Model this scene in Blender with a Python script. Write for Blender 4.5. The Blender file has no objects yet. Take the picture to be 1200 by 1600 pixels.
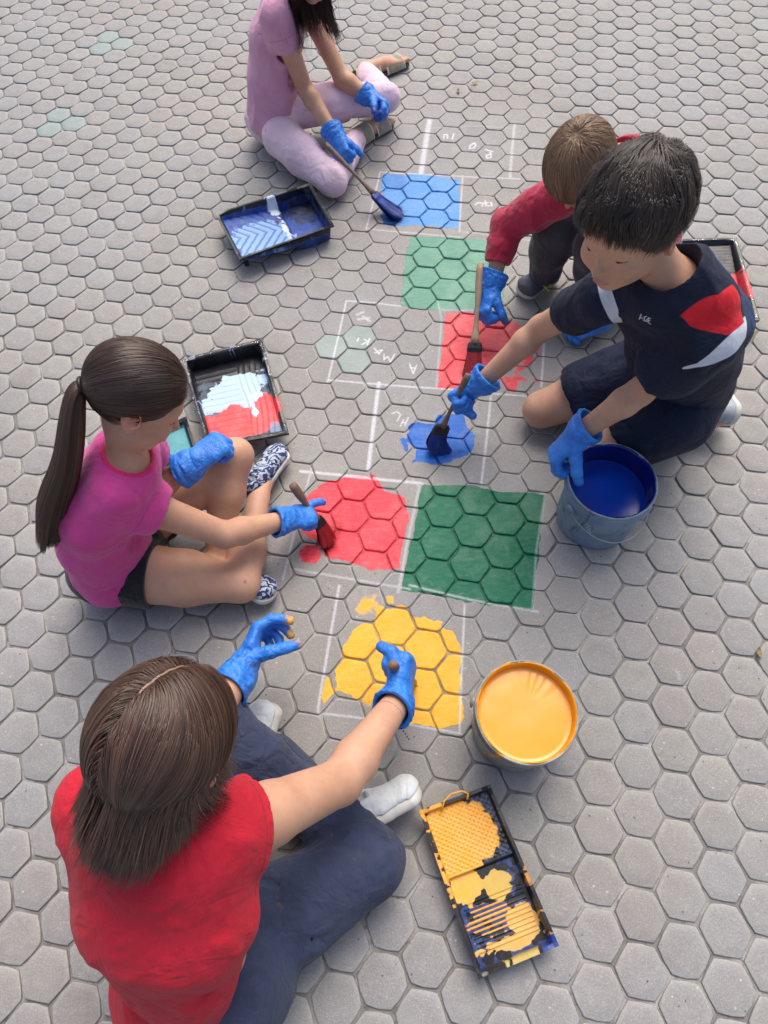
import bpy, math, random
import numpy as np
from mathutils import Vector, Matrix
random.seed(7); RNG = np.random.default_rng(7)
SC = bpy.context.scene; COL = SC.collection
V = lambda *a: np.array(a, float)
def nz(v):
    v = np.asarray(v, float); return v / (np.linalg.norm(v) + 1e-12)

# ------------------------------------------------------------------ camera (solved from the paver lattice)
HC, FPX, PITCH, ROLL, YAW, OX, OY, S = 1.65649, 1044.5, 1.0811, -0.0598, -0.2099, 0.16792, 0.87473, 0.1
_fw = V(0, math.cos(PITCH), -math.sin(PITCH)); _up = V(0, math.sin(PITCH), math.cos(PITCH)); _rt = V(1, 0, 0)
_c, _s = math.cos(ROLL), math.sin(ROLL)
def at(x, y, z=0.0):
    X = (x-600)/FPX; Y = (y-800)/FPX
    X, Y = _c*X+_s*Y, -_s*X+_c*Y
    d = _fw + X*_rt - Y*_up
    return V(0, 0, HC) + (z-HC)/d[2]*d
cam_d = bpy.data.cameras.new('camera'); cam = bpy.data.objects.new('camera', cam_d); COL.objects.link(cam)
cam_d.sensor_fit = 'VERTICAL'; cam_d.sensor_height = 36; cam_d.lens = FPX*36/1600
cam_d.clip_start = 0.05; cam_d.clip_end = 500
xi = _c*_rt+_s*_up; ui = -_s*_rt+_c*_up
m = Matrix(((xi[0], ui[0], -_fw[0], 0), (xi[1], ui[1], -_fw[1], 0), (xi[2], ui[2], -_fw[2], HC), (0, 0, 0, 1)))
cam.matrix_world = m
SC.camera = cam

# ------------------------------------------------------------------ light
wd = bpy.data.worlds.new('World'); SC.world = wd; wd.use_nodes = True
nt = wd.node_tree; bg = nt.nodes['Background']
sky = nt.nodes.new('ShaderNodeTexSky'); sky.sky_type = 'NISHITA'; sky.sun_disc = False
SUN_EL, SUN_AZ = math.radians(56), math.radians(16)      # azimuth from +Y towards +X
sky.sun_elevation = SUN_EL; sky.sun_rotation = SUN_AZ; sky.dust_density = 6; sky.ozone_density = 1.0; sky.air_density = 1.0
nt.links.new(sky.outputs[0], bg.inputs[0]); bg.inputs[1].default_value = 0.15
sd = bpy.data.lights.new('sun', 'SUN'); sun = bpy.data.objects.new('sun', sd); COL.objects.link(sun)
sd.energy = 1.4; sd.angle = math.radians(40); sd.color = (1, .97, .93)
sdir = Vector((math.sin(SUN_AZ)*math.cos(SUN_EL), math.cos(SUN_AZ)*math.cos(SUN_EL), math.sin(SUN_EL)))
sun.rotation_euler = (-sdir).to_track_quat('-Z', 'Y').to_euler(); sun.location = (0, 2, 4)
SC.view_settings.view_transform = 'Standard'; SC.view_settings.look = 'None'; SC.view_settings.gamma = 1
SC.view_settings.exposure = 0.35
SC.render.use_motion_blur = False

# ------------------------------------------------------------------ numpy noise
_P = RNG.random(65536).astype(np.float32)
def _h(i, j, k, sd=0):
    return _P[((i*73856093) ^ (j*19349663) ^ (k*83492791) ^ (sd*2654435)) & 65535]
def noise3(x, y, z, sd=0):
    """value noise in [-1,1]; broadcastable inputs"""
    x, y, z = np.broadcast_arrays(x, y, z)
    xi_, yi_, zi_ = np.floor(x).astype(np.int64), np.floor(y).astype(np.int64), np.floor(z).astype(np.int64)
    fx, fy, fz = x-xi_, y-yi_, z-zi_
    fx = fx*fx*(3-2*fx); fy = fy*fy*(3-2*fy); fz = fz*fz*(3-2*fz)
    r = 0
    for a in (0, 1):
        wa = fx if a else 1-fx
        for b in (0, 1):
            wb = fy if b else 1-fy
            for c in (0, 1):
                r = r + wa*wb*(fz if c else 1-fz)*_h(xi_+a, yi_+b, zi_+c, sd)
    return r*2-1
def fbm(x, y, z=0.0, sd=0, oc=3):
    r = 0; a = 1; t = 0
    for o in range(oc):
        r = r + a*noise3(x*2**o, y*2**o, z*2**o+o*17.3, sd+o); t += a; a *= .5
    return r/t
def sstep(a, b, x):
    t = np.clip((x-a)/(b-a), 0, 1); return t*t*(3-2*t)

# ------------------------------------------------------------------ objects
def tag(o, label=None, cat=None, group=None, kind=None):
    if label: o['label'] = label
    if cat: o['category'] = cat
    if group: o['group'] = group
    if kind: o['kind'] = kind
    return o
def empty(name, loc, label, cat, group=None):
    o = bpy.data.objects.new(name, None); COL.objects.link(o); o.location = Vector(loc); o.empty_display_size = .1
    return tag(o, label, cat, group)
def mk(name, verts, faces, mat=None, parent=None, smooth=True, attrs=None, sharp=None, loc=None):
    """verts in world space; made local to the parent's location"""
    verts = np.asarray(verts, float).reshape(-1, 3)
    off = V(0, 0, 0)
    if parent is not None:
        off = V(*parent.location)
        if parent.parent is not None: off = off + V(*parent.parent.location)
    elif loc is not None: off = V(*loc)
    me = bpy.data.meshes.new(name)
    if isinstance(faces, np.ndarray) and faces.ndim == 2:
        n = faces.shape[1]; nf = len(faces)
        me.vertices.add(len(verts)); me.vertices.foreach_set('co', (verts-off).astype(np.float32).ravel())
        me.loops.add(nf*n); me.loops.foreach_set('vertex_index', faces.astype(np.int32).ravel())
        me.polygons.add(nf); me.polygons.foreach_set('loop_start', np.arange(0, nf*n, n, dtype=np.int32))
        me.update(calc_edges=True)
    else:
        me.from_pydata((verts-off).tolist(), [], [tuple(int(i) for i in f) for f in faces]); me.update()
    me.validate()
    if smooth: me.polygons.foreach_set('use_smooth', [True]*len(me.polygons))
    if sharp: me.set_sharp_from_angle(angle=math.radians(sharp))
    for k, a in (attrs or {}).items():
        a = np.asarray(a, np.float32)
        if a.ndim == 1:
            at_ = me.attributes.new(k, 'FLOAT', 'POINT'); at_.data.foreach_set('value', a)
        else:
            if a.shape[1] == 3: a = np.c_[a, np.ones(len(a), np.float32)]
            at_ = me.attributes.new(k, 'FLOAT_COLOR', 'POINT'); at_.data.foreach_set('color', a.ravel())
    o = bpy.data.objects.new(name, me); COL.objects.link(o)
    if mat: me.materials.append(mat)
    if parent is not None: o.parent = parent
    elif loc is not None: o.location = Vector(loc)
    return o
class MB:
    """collects pieces into one mesh"""
    def __init__(s): s.v = []; s.f = []; s.n = 0; s.a = {}
    def add(s, v, f, **at_):
        v = np.asarray(v, float); s.v.append(v); s.f += [tuple(int(i)+s.n for i in q) for q in f]; s.n += len(v)
        for k, x in at_.items():
            x = np.asarray(x, float)
            if x.ndim == 0 or (x.ndim == 1 and len(x) in (3, 4) and len(v) != len(x)): x = np.broadcast_to(x, (len(v),)+x.shape)
            s.a.setdefault(k, []).append(x)
        return s
    def build(s, name, mat=None, parent=None, **kw):
        at_ = {k: np.concatenate(x) for k, x in s.a.items()}
        return mk(name, np.concatenate(s.v), s.f, mat, parent, attrs=at_, **kw)
def basis(d, hint=(0, 0, 1)):
    d = nz(d); h = np.asarray(hint, float)
    if abs(d@nz(h)) > .95: h = V(1, 0, 0)
    x = nz(np.cross(h, d)); return x, np.cross(d, x), d
def tube(P, R, n=12, caps=True, flat=1.0, hint=(0, 0, 1)):
    """swept tube along points P with radii R; flat squashes the second axis"""
    P = np.asarray(P, float); R = np.broadcast_to(np.asarray(R, float), (len(P),))
    T = np.gradient(P, axis=0); vs = []; x = None
    for i, p in enumerate(P):
        t = nz(T[i])
        if x is None: x, y, _ = basis(t, hint)
        else: x = nz(x-(x@t)*t)
        y = np.cross(t, x)
        a = np.linspace(0, 2*math.pi, n, endpoint=False)
        vs.append(p+R[i]*(np.cos(a)[:, None]*x+flat*np.sin(a)[:, None]*y))
    vs = np.concatenate(vs); fs = []
    for i in range(len(P)-1):
        for j in range(n):
            fs.append((i*n+j, i*n+(j+1) % n, (i+1)*n+(j+1) % n, (i+1)*n+j))
    if caps: fs.append(tuple(range(n))[::-1]); fs.append(tuple((len(P)-1)*n+j for j in range(n)))
    return vs, fs
def lathe(prof, c, n=64, ax=None):
    """prof = [(r,z)...] about +Z at c"""
    a = np.linspace(0, 2*math.pi, n, endpoint=False); vs = []
    for r, z in prof: vs.append(np.c_[r*np.cos(a), r*np.sin(a), np.full(n, z)])
    vs = np.concatenate(vs)+np.asarray(c, float); fs = []
    for i in range(len(prof)-1):
        for j in range(n): fs.append((i*n+j, i*n+(j+1) % n, (i+1)*n+(j+1) % n, (i+1)*n+j))
    return vs, fs
def box(c, sx, sy, sz, R=None, bev=0.0):
    """box with chamfered vertical+horizontal edges"""
    b = min(bev, sx*.45, sy*.45, sz*.45) if bev else 0
    if not b:
        v = np.array([(x, y, z) for x in (-sx/2, sx/2) for y in (-sy/2, sy/2) for z in (-sz/2, sz/2)])
        f = [(0, 1, 3, 2), (4, 6, 7, 5), (0, 4, 5, 1), (2, 3, 7, 6), (0, 2, 6, 4), (1, 5, 7, 3)]
    else:
        def ring(x, y, z, b): return [(-x+b, -y, z), (x-b, -y, z), (x, -y+b, z), (x, y-b, z), (x-b, y, z), (-x+b, y, z), (-x, y-b, z), (-x, -y+b, z)]
        x, y, z = sx/2, sy/2, sz/2
        v = np.array(ring(x-b, y-b, -z, b*.4)+ring(x, y, -z+b, b)+ring(x, y, z-b, b)+ring(x-b, y-b, z, b*.4))
        f = [tuple(range(8))[::-1], tuple(range(24, 32))]
        for k in range(3):
            for j in range(8): f.append((k*8+j, k*8+(j+1) % 8, (k+1)*8+(j+1) % 8, (k+1)*8+j))
    if R is not None: v = v@np.asarray(R).T
    return v+np.asarray(c, float), f

# ------------------------------------------------------------------ materials
class NT:
    def __init__(s, name):
        s.m = bpy.data.materials.new(name); s.m.use_nodes = True; s.t = s.m.node_tree; s.b = s.t.nodes['Principled BSDF']
    def n(s, typ, props=None, **ins):
        nd = s.t.nodes.new(typ)
        for k, v in (props or {}).items(): setattr(nd, k, v)
        for k, v in ins.items():
            i = nd.inputs[int(k[1:])] if k[0] == '_' and k[1:].isdigit() else nd.inputs[k.replace('_', ' ')]
            s.set(i, v)
        return nd
    def set(s, i, v):
        if isinstance(v, bpy.types.NodeSocket): s.t.links.new(v, i)
        elif isinstance(v, (tuple, list)) and len(v) == 3 and i.type == 'RGBA': i.default_value = (*v, 1)
        else: i.default_value = v
    def math(s, op, a, b=0.0, c=0.0, clamp=False):
        return s.n('ShaderNodeMath', dict(operation=op, use_clamp=clamp), _0=a, _1=b, _2=c).outputs[0]
    def noise(s, scale, detail=2, rough=.5, vec=None, dist=0.0, dim='3D'):
        nd = s.n('ShaderNodeTexNoise', dict(noise_dimensions=dim), Scale=scale, Detail=detail, Roughness=rough, Distortion=dist)
        if vec is not None: s.t.links.new(vec, nd.inputs['Vector'])
        return nd.outputs['Fac']
    def coord(s, k='Object'): return s.n('ShaderNodeTexCoord').outputs[k]
    def mapping(s, vec, scale=(1, 1, 1), rot=(0, 0, 0)):
        return s.n('ShaderNodeMapping', None, Vector=vec, Scale=scale, Rotation=rot).outputs[0]
    def ramp(s, f, a, b, lo=0.0, hi=1.0):
        return s.n('ShaderNodeMapRange', dict(clamp=True, interpolation_type='SMOOTHSTEP'), _0=f, _1=a, _2=b, _3=lo, _4=hi).outputs[0]
    def mix(s, f, a, b, mode='MIX'):
        nd = s.t.nodes.new('ShaderNodeMix'); nd.data_type = 'RGBA'; nd.blend_type = mode
        s.set(nd.inputs[0], f); s.set(nd.inputs[6], a); s.set(nd.inputs[7], b); return nd.outputs[2]
    def attr(s, k, out='Fac'):
        nd = s.t.nodes.new('ShaderNodeAttribute'); nd.attribute_name = k; return nd.outputs[out]
    def bump(s, h, dist=.001, st=1.0, nrm=None):
        nd = s.n('ShaderNodeBump', None, Height=h, Distance=dist, Strength=st)
        if nrm is not None: s.t.links.new(nrm, nd.inputs['Normal'])
        return nd.outputs[0]
    def out(s, **k):
        for a, v in k.items(): s.set(s.b.inputs[a.replace('_', ' ')], v)
        return s.m
def lin(r, g, b):
    """sRGB 0-255 -> linear albedo"""
    f = lambda c: (c/255/12.92 if c <= 10 else ((c/255+.055)/1.055)**2.4)
    return (f(r), f(g), f(b))
# ------------------------------------------------------------------ pavement
cy_, sy_ = math.cos(YAW), math.sin(YAW)
def lat(u, v):
    x = u*math.sqrt(3)/2*S; y = -(v+u*.5)*S
    return np.stack([cy_*x-sy_*y+OX, sy_*x+cy_*y+OY], -1)
def gp(*pts): return np.array([at(x, y)[:2] for x, y in pts])
def sdpoly(P, poly):
    """signed distance (negative inside) of points P (N,2) to polygon"""
    d = np.full(len(P), 1e9); s = np.zeros(len(P), int)
    for i in range(len(poly)):
        a, b = poly[i], poly[(i+1) % len(poly)]
        e = b-a; w = P-a; t = np.clip((w@e)/(e@e), 0, 1)
        d = np.minimum(d, ((w-t[:, None]*e)**2).sum(1))
        c1 = (a[1] <= P[:, 1]) != (b[1] <= P[:, 1])
        xx = a[0]+(P[:, 1]-a[1])/(b[1]-a[1]+1e-12)*e[0]
        s += (c1 & (P[:, 0] < xx)).astype(int)
    return np.sqrt(d)*np.where(s % 2 == 1, -1, 1)
def sdline(P, pts):
    d = np.full(len(P), 1e9)
    for a, b in zip(pts[:-1], pts[1:]):
        e = b-a; w = P-a; t = np.clip((w@e)/(e@e+1e-12), 0, 1)
        d = np.minimum(d, ((w-t[:, None]*e)**2).sum(1))
    return np.sqrt(d)
GREEN = lin(0, 104, 74); LGREEN = lin(96, 150, 128); RED = lin(228, 62, 78); RED2 = lin(224, 76, 86)
BLUE1 = lin(84, 146, 210); BLUE2 = lin(14, 96, 188); YEL = lin(234, 178, 50); PGREEN = lin(140, 162, 156); NAVY = lin(8, 48, 136); DRED = lin(176, 14, 28)
Q = lambda ox, oy, k, l: gp(*[(ox+x/k, oy+y/k) for x, y in l])
#           polygon, colour, edge noise (m), feather, opacity, joint paint
PAINT = [
 (gp((661, 757), (690, 759), (720, 757), (762, 764), (790, 768), (852, 772), (842, 862), (832, 952), (780, 944), (741, 941), (690, 931), (658, 925), (628, 922), (640, 850)), GREEN, .004, .002, 1, 1),
 (gp((472, 786), (500, 758), (540, 743), (583, 742), (604, 766), (634, 778), (641, 800), (636, 830), (626, 850), (624, 886), (580, 890), (552, 880), (530, 872), (515, 870), (505, 850), (472, 830)), RED, .007, .004, 1, .9),
 (gp((466, 862), (480, 852), (500, 855), (508, 868), (495, 882), (470, 878)), RED, .006, .010, .9, .2),
 (gp((506, 808), (528, 800), (536, 822), (526, 862), (508, 868), (494, 852), (500, 830)), DRED, .006, .008, .85, .9),
 (gp((474, 856), (496, 854), (502, 868), (480, 876)), DRED, .006, .012, .6, .2),
 (gp((664, 690), (690, 686), (700, 712), (676, 724), (660, 712)), NAVY, .006, .010, .8, .9),
 (gp((545, 872), (630, 880), (620, 892), (580, 892), (558, 886)), RED2, .01, .01, .6, .2),
 (gp((592, 950), (640, 950), (650, 965), (690, 975), (706, 990), (722, 1020), (722, 1075), (719, 1132), (690, 1138), (644, 1132), (600, 1110), (560, 1090), (520, 1082), (530, 1030), (553, 985), (585, 965)), YEL, .008, .005, 1, .35),
 (gp((506, 1060), (516, 1050), (522, 1080), (506, 1108), (500, 1092)), YEL, .005, .006, .8, .1),
 (gp((545, 935), (590, 925), (596, 950), (570, 965), (548, 960)), YEL, .012, .02, .62, .1),
 (gp((602, 930), (616, 930), (616, 944), (602, 944)), YEL, .006, .01, .7, .1),
 (gp((545, 1000), (590, 978), (594, 1020), (562, 1026), (540, 1020)), YEL, .01, .012, .85, .1),
 (gp((530, 1088), (600, 1075), (610, 1108), (560, 1112)), YEL, .012, .02, .45, .1),
 (gp((640, 1115), (720, 1098), (718, 1132), (664, 1134)), YEL, .008, .012, .8, .2),
 (gp((598, 273), (655, 272), (718, 281), (715, 357), (650, 352), (597, 350), (598, 310)), BLUE1, .006, .003, 1, .9),
 (gp((600, 273), (632, 271), (637, 285), (628, 297), (602, 297)), lin(70, 124, 196), .008, .008, .9, .9),
 (gp((594, 335), (630, 320), (640, 345), (620, 352), (596, 352)), NAVY, .008, .01, .7, .9),
 (gp((642, 368), (700, 370), (758, 374), (792, 382), (788, 440), (785, 483), (740, 482), (680, 483), (626, 478), (632, 420)), LGREEN, .004, .0015, 1, 1),
 (gp((696, 489), (740, 488), (790, 494), (812, 510), (800, 540), (784, 570), (770, 606), (725, 609), (682, 605), (690, 540)), RED2, .005, .003, 1, .8),
 (gp((790, 545), (812, 538), (834, 554), (828, 574), (806, 584), (786, 575)), RED2, .005, .004, .85, .2),
 (gp((780, 590), (810, 582), (824, 592), (806, 612), (788, 612)), RED2, .012, .014, .7, .1),
 (gp((822, 530), (846, 515), (848, 560), (830, 552)), RED2, .012, .014, .6, .1),
 (gp((826, 586), (846, 572), (846, 600), (836, 602)), RED2, .012, .014, .6, .1),
 (gp((638, 668), (652, 660), (680, 662), (686, 648), (722, 646), (732, 668), (742, 680), (740, 706), (722, 716), (690, 726), (645, 722), (648, 700), (638, 690)), BLUE2, .006, .004, 1, .95),
 (gp((624, 684), (632, 682), (642, 704), (634, 708)), BLUE2, .005, .006, .8, .2),
 (gp((704, 702), (724, 698), (734, 704), (712, 718), (702, 714)), NAVY, .012, .006, .85, .95),
]
CHALK = [  # px polylines, half width m, strength
 ([(592, 598), (584, 660), (575, 735)], .0065, .75), ([(767, 618), (760, 690), (752, 756)], .0035, .6), ([(671, 188), (664, 230), (658, 270)], .012, .65),
 ([(804, 195), (800, 235), (797, 277)], .006, .4), ([(541, 470), (527, 532), (512, 596)], .003, .6), ([(541, 470), (580, 472), (626, 478)], .003, .6),
 ([(512, 593), (590, 600), (690, 607), (790, 616), (842, 620)], .003, .65), ([(470, 736), (560, 745), (660, 755)], .005, .7), ([(488, 728), (468, 800), (442, 905)], .003, .45),
 ([(455, 888), (540, 903), (640, 920)], .003, .4), ([(530, 915), (513, 1010), (496, 1112)], .0035, .6), ([(726, 945), (722, 1040), (718, 1142)], .0025, .6),
 ([(497, 1114), (552, 1120), (600, 1128)], .0025, .55), ([(640, 1132), (720, 1146)], .0025, .5), ([(852, 506), (849, 555), (846, 604)], .0035, .6),
 ([(594, 268), (584, 312), (572, 358)], .003, .55), ([(572, 357), (640, 363), (720, 370)], .003, .45), ([(594, 268), (660, 272), (722, 275), (812, 279)], .004, .45),
 ([(723, 274), (720, 320), (718, 362)], .003, .5), ([(672, 200), (740, 196), (800, 200)], .003, .2), ([(640, 914), (740, 938), (840, 955)], .003, .5),
 ([(722, 362), (790, 370), (850, 378)], .0025, .3), ([(845, 770), (852, 772), (838, 860), (832, 955)], .003, .35), ([(645, 750), (655, 760), (636, 850), (622, 925)], .004, .4),
 ([(690, 484), (740, 484), (850, 505)], .003, .35), ([(684, 470), (690, 500), (682, 606)], .003, .3), ([(560, 1140), (575, 1132), (600, 1131)], .003, .4)]
k8 = lambda l: [(530+x/8, 470+y/8) for x, y in l]
k3 = lambda l: [(590+x/6.667, 620+y/6.667) for x, y in l]
k7 = lambda l: [(660+x/7.5, 180+y/7.5) for x, y in l]
for l in ([(240, 465), (228, 502)], [(382, 468), (350, 548)], [(310, 478), (362, 505), (280, 545)], [(440, 590), (500, 665)], [(445, 650), (500, 620), (540, 612), (500, 655)],
          [(560, 662), (560, 735), (605, 690), (640, 762), (690, 668)], [(880, 780), (925, 905), (968, 798)], [(892, 835), (955, 832)]): CHALK.append((k8(l), .0016, .95))
for l in ([(222, 168), (300, 136)], [(235, 226), (370, 208)], [(300, 190), (380, 250)]): CHALK.append((k8(l), .005, .5))
for l in ([(150, 170), (200, 150), (240, 180), (205, 248)], [(272, 230), (236, 302)], [(320, 212), (282, 300)], [(250, 265), (300, 260)]): CHALK.append((k3(l), .0014, .95))
for l in ([(250, 268), (256, 226), (290, 224), (296, 268)], [(370, 212), (350, 278)], [(602, 322), (560, 350), (552, 386), (600, 382), (625, 350), (618, 322), (560, 350)],
          [(740, 398), (826, 424)], [(798, 430), (806, 492), (756, 502), (748, 466), (800, 456)], [(618, 1048), (650, 1022), (682, 1030)], [(682, 1020), (712, 1030), (700, 1062)],
          [(735, 1000), (745, 1060)], [(728, 1030), (770, 1022)], [(765, 1058), (785, 1060)], [(806, 1018), (812, 1062)]): CHALK.append((k7(l), .0028, .85))
PG = [(557.5, 528.7), (516, 542), (552.5, 567), (169, 52), (191, 64), (156, 71), (90, 172), (75, 195), (115, 186), (1190, 38), (1193, 56), (1190, 76)]
PGW = gp(*PG)
HTX = gp(*[(613, 975), (660, 1010), (605, 1027), (552, 1058), (640, 1068), (702, 1048), (585, 1090)])
def paint_fields(P, joint=False):
    """colour, coverage 0..1 (threshold broken up by the shader) and chalk amount"""
    n = len(P); col = np.zeros((n, 3)); cov = np.zeros(n)
    nx = fbm(P[:, 0]*45, P[:, 1]*45, 0, 3, 3); nx2 = fbm(P[:, 0]*22, P[:, 1]*22, 5, 9, 3)
    for poly, c, en, fe, op, jt in PAINT:
        lo, hi = poly.min(0)-.05, poly.max(0)+.05
        m_ = ((P > lo) & (P < hi)).all(1)
        if not m_.any(): continue
        d = sdpoly(P[m_], poly)+en*1.6*nx[m_]+en*nx2[m_]
        a = sstep(fe, -fe, d)*op*(jt if joint else 1)
        if op < .95: a = a*np.clip(.75+.9*nx2[m_]+.4*nx[m_], 0, 1)
        c0 = col[m_]; v0 = cov[m_]
        w = (a/np.maximum(a+v0*(1-a), 1e-6))[:, None]
        col[m_] = c0*(1-w)+np.array(c)*w; cov[m_] = a+v0*(1-a)
    ch = np.zeros(n)
    for l, w, st in CHALK:
        l = gp(*l); lo, hi = l.min(0)-.03, l.max(0)+.03
        m_ = ((P > lo) & (P < hi)).all(1)
        if m_.any(): ch[m_] = np.maximum(ch[m_], st*sstep(w*1.25+.0012, w*.35, sdline(P[m_], l))*(.35 if joint else 1))
    return col, cov, ch
ring_ang = np.radians(np.arange(6)*60)
def hex_tmpl(n):
    """concentric triangulated hexagon, unit corner radius, corners at 0,60..; then 3 bevel/side rings"""
    vs = [(0, 0)]; idx = {}
    rings = [[0]]
    C = [(math.cos(a), math.sin(a)) for a in ring_ang]
    for r in range(1, n+1):
        cur = []
        for s_ in range(6):
            a, b = C[s_], C[(s_+1) % 6]
            for t in range(r):
                f = t/r; cur.append(len(vs)); vs.append(((a[0]*(1-f)+b[0]*f)*r/n, (a[1]*(1-f)+b[1]*f)*r/n))
        rings.append(cur)
    fs = []
    for r in range(1, n+1):
        A, B = rings[r-1], rings[r]
        for s_ in range(6):
            for t in range(r):
                b0 = B[s_*r+t]; b1 = B[(s_*r+t+1) % (6*r)]
                a0 = A[(s_*(r-1)+t) % max(len(A), 1)] if r > 1 else A[0]
                fs.append((a0, b0, b1))
                if t < r-1:
                    a1 = A[(s_*(r-1)+t+1) % len(A)]; fs.append((a0, b1, a1))
    return np.array(vs), rings[-1], fs
def pavers(cells, n):
    T, rim, fs = hex_tmpl(n); nt_ = len(T); nr = len(rim)
    drops = [(.0018, -.0009), (.0030, -.0030), (.0032, -.0088)]
    Tt = T[rim]; ang = np.arctan2(Tt[:, 1], Tt[:, 0])
    out_v = []; tone = []; F = []; base = 0
    rad_c = S/math.sqrt(3)
    f_all = list(fs)
    for k in range(3):
        A = rim if k == 0 else [nt_+(k-1)*nr+j for j in range(nr)]
        B = [nt_+k*nr+j for j in range(nr)]
        for j in range(nr):
            f_all.append((A[j], B[j], B[(j+1) % nr])); f_all.append((A[j], B[(j+1) % nr], A[(j+1) % nr]))
    f_all = np.array(f_all)
    full = []
    # unit shape grows from inset top edge outwards
    top_r = rad_c-.0054
    full.append(np.c_[T*top_r, np.zeros(nt_)])
    for o, z in drops: full.append(np.c_[Tt*(top_r+o), np.full(nr, z)])
    full = np.concatenate(full); rr = np.hypot(full[:, 0], full[:, 1]); an = np.arctan2(full[:, 1], full[:, 0])
    # rounded corners: pull in where close to a corner
    cd = np.abs(((an+math.pi/6) % (math.pi/3))-math.pi/6)
    pull = np.clip(1-cd/.09, 0, 1)**2*.0022*(rr > top_r*.8)
    full[:, :2] *= (1-pull/np.maximum(rr, 1e-6))[:, None]
    N = len(full); VV = np.empty((len(cells), N, 3)); TT = np.empty((len(cells), N)); 
    for i, (u, v) in enumerate(cells):
        c = lat(u, v); r = np.random.default_rng((int(u)+200)*1000+int(v)+500)
        a = YAW+r.normal(0, .010)
        R = np.array([[math.cos(a), -math.sin(a)], [math.sin(a), math.cos(a)]])
        sc = 1+r.normal(0, .004)
        xy = full[:, :2]@R.T*sc
        wob = .0006*np.sin(np.arctan2(xy[:, 1], xy[:, 0])*r.integers(3, 9)+r.random()*6)
        xy = xy*(1+wob/np.maximum(np.hypot(xy[:, 0], xy[:, 1]), .01))[:, None]
        tl = r.normal(0, .006, 2)
        VV[i, :, :2] = xy+c+r.normal(0, .0007, 2)
        VV[i, :, 2] = full[:, 2]+xy@tl+r.normal(0, .0005)-.0012
        TT[i] = r.random()
    F = (f_all[None]+(np.arange(len(cells))*N)[:, None, None]).reshape(-1, 3)
    return VV.reshape(-1, 3), F, TT.ravel(), N
cells_d, cells_c = [], []
for u in range(-60, 90):
    for v in range(-110, 70):
        c = lat(u, v)
        if not(-3.2 < c[0] < 3.4 and -1.6 < c[1] < 6.5): continue
        if -.50 < c[0] < .80 and .12 < c[1] < 2.85:
            # is it inside the painted/chalked corridor?
            q = sdpoly(c[None], gp((560, 160), (830, 160), (880, 640), (880, 1000), (740, 1170), (470, 1170), (430, 900), (480, 440), (560, 380)))[0]
            (cells_d if q < .07 else cells_c).append((u, v))
        else: cells_c.append((u, v))
v1, f1, t1, N1 = pavers(cells_d, 17)
v2, f2, t2, N2 = pavers(cells_c, 2)
VVp = np.concatenate([v1, v2]); FFp = np.concatenate([f1, f2+len(v1)]); TTp = np.concatenate([t1, t2])
colp = np.zeros((len(VVp), 3)); covp = np.zeros(len(VVp)); chp = np.zeros(len(VVp))
c_, a_, h_ = paint_fields(v1[:, :2]); colp[:len(v1)] = c_; covp[:len(v1)] = a_; chp[:len(v1)] = h_
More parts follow.
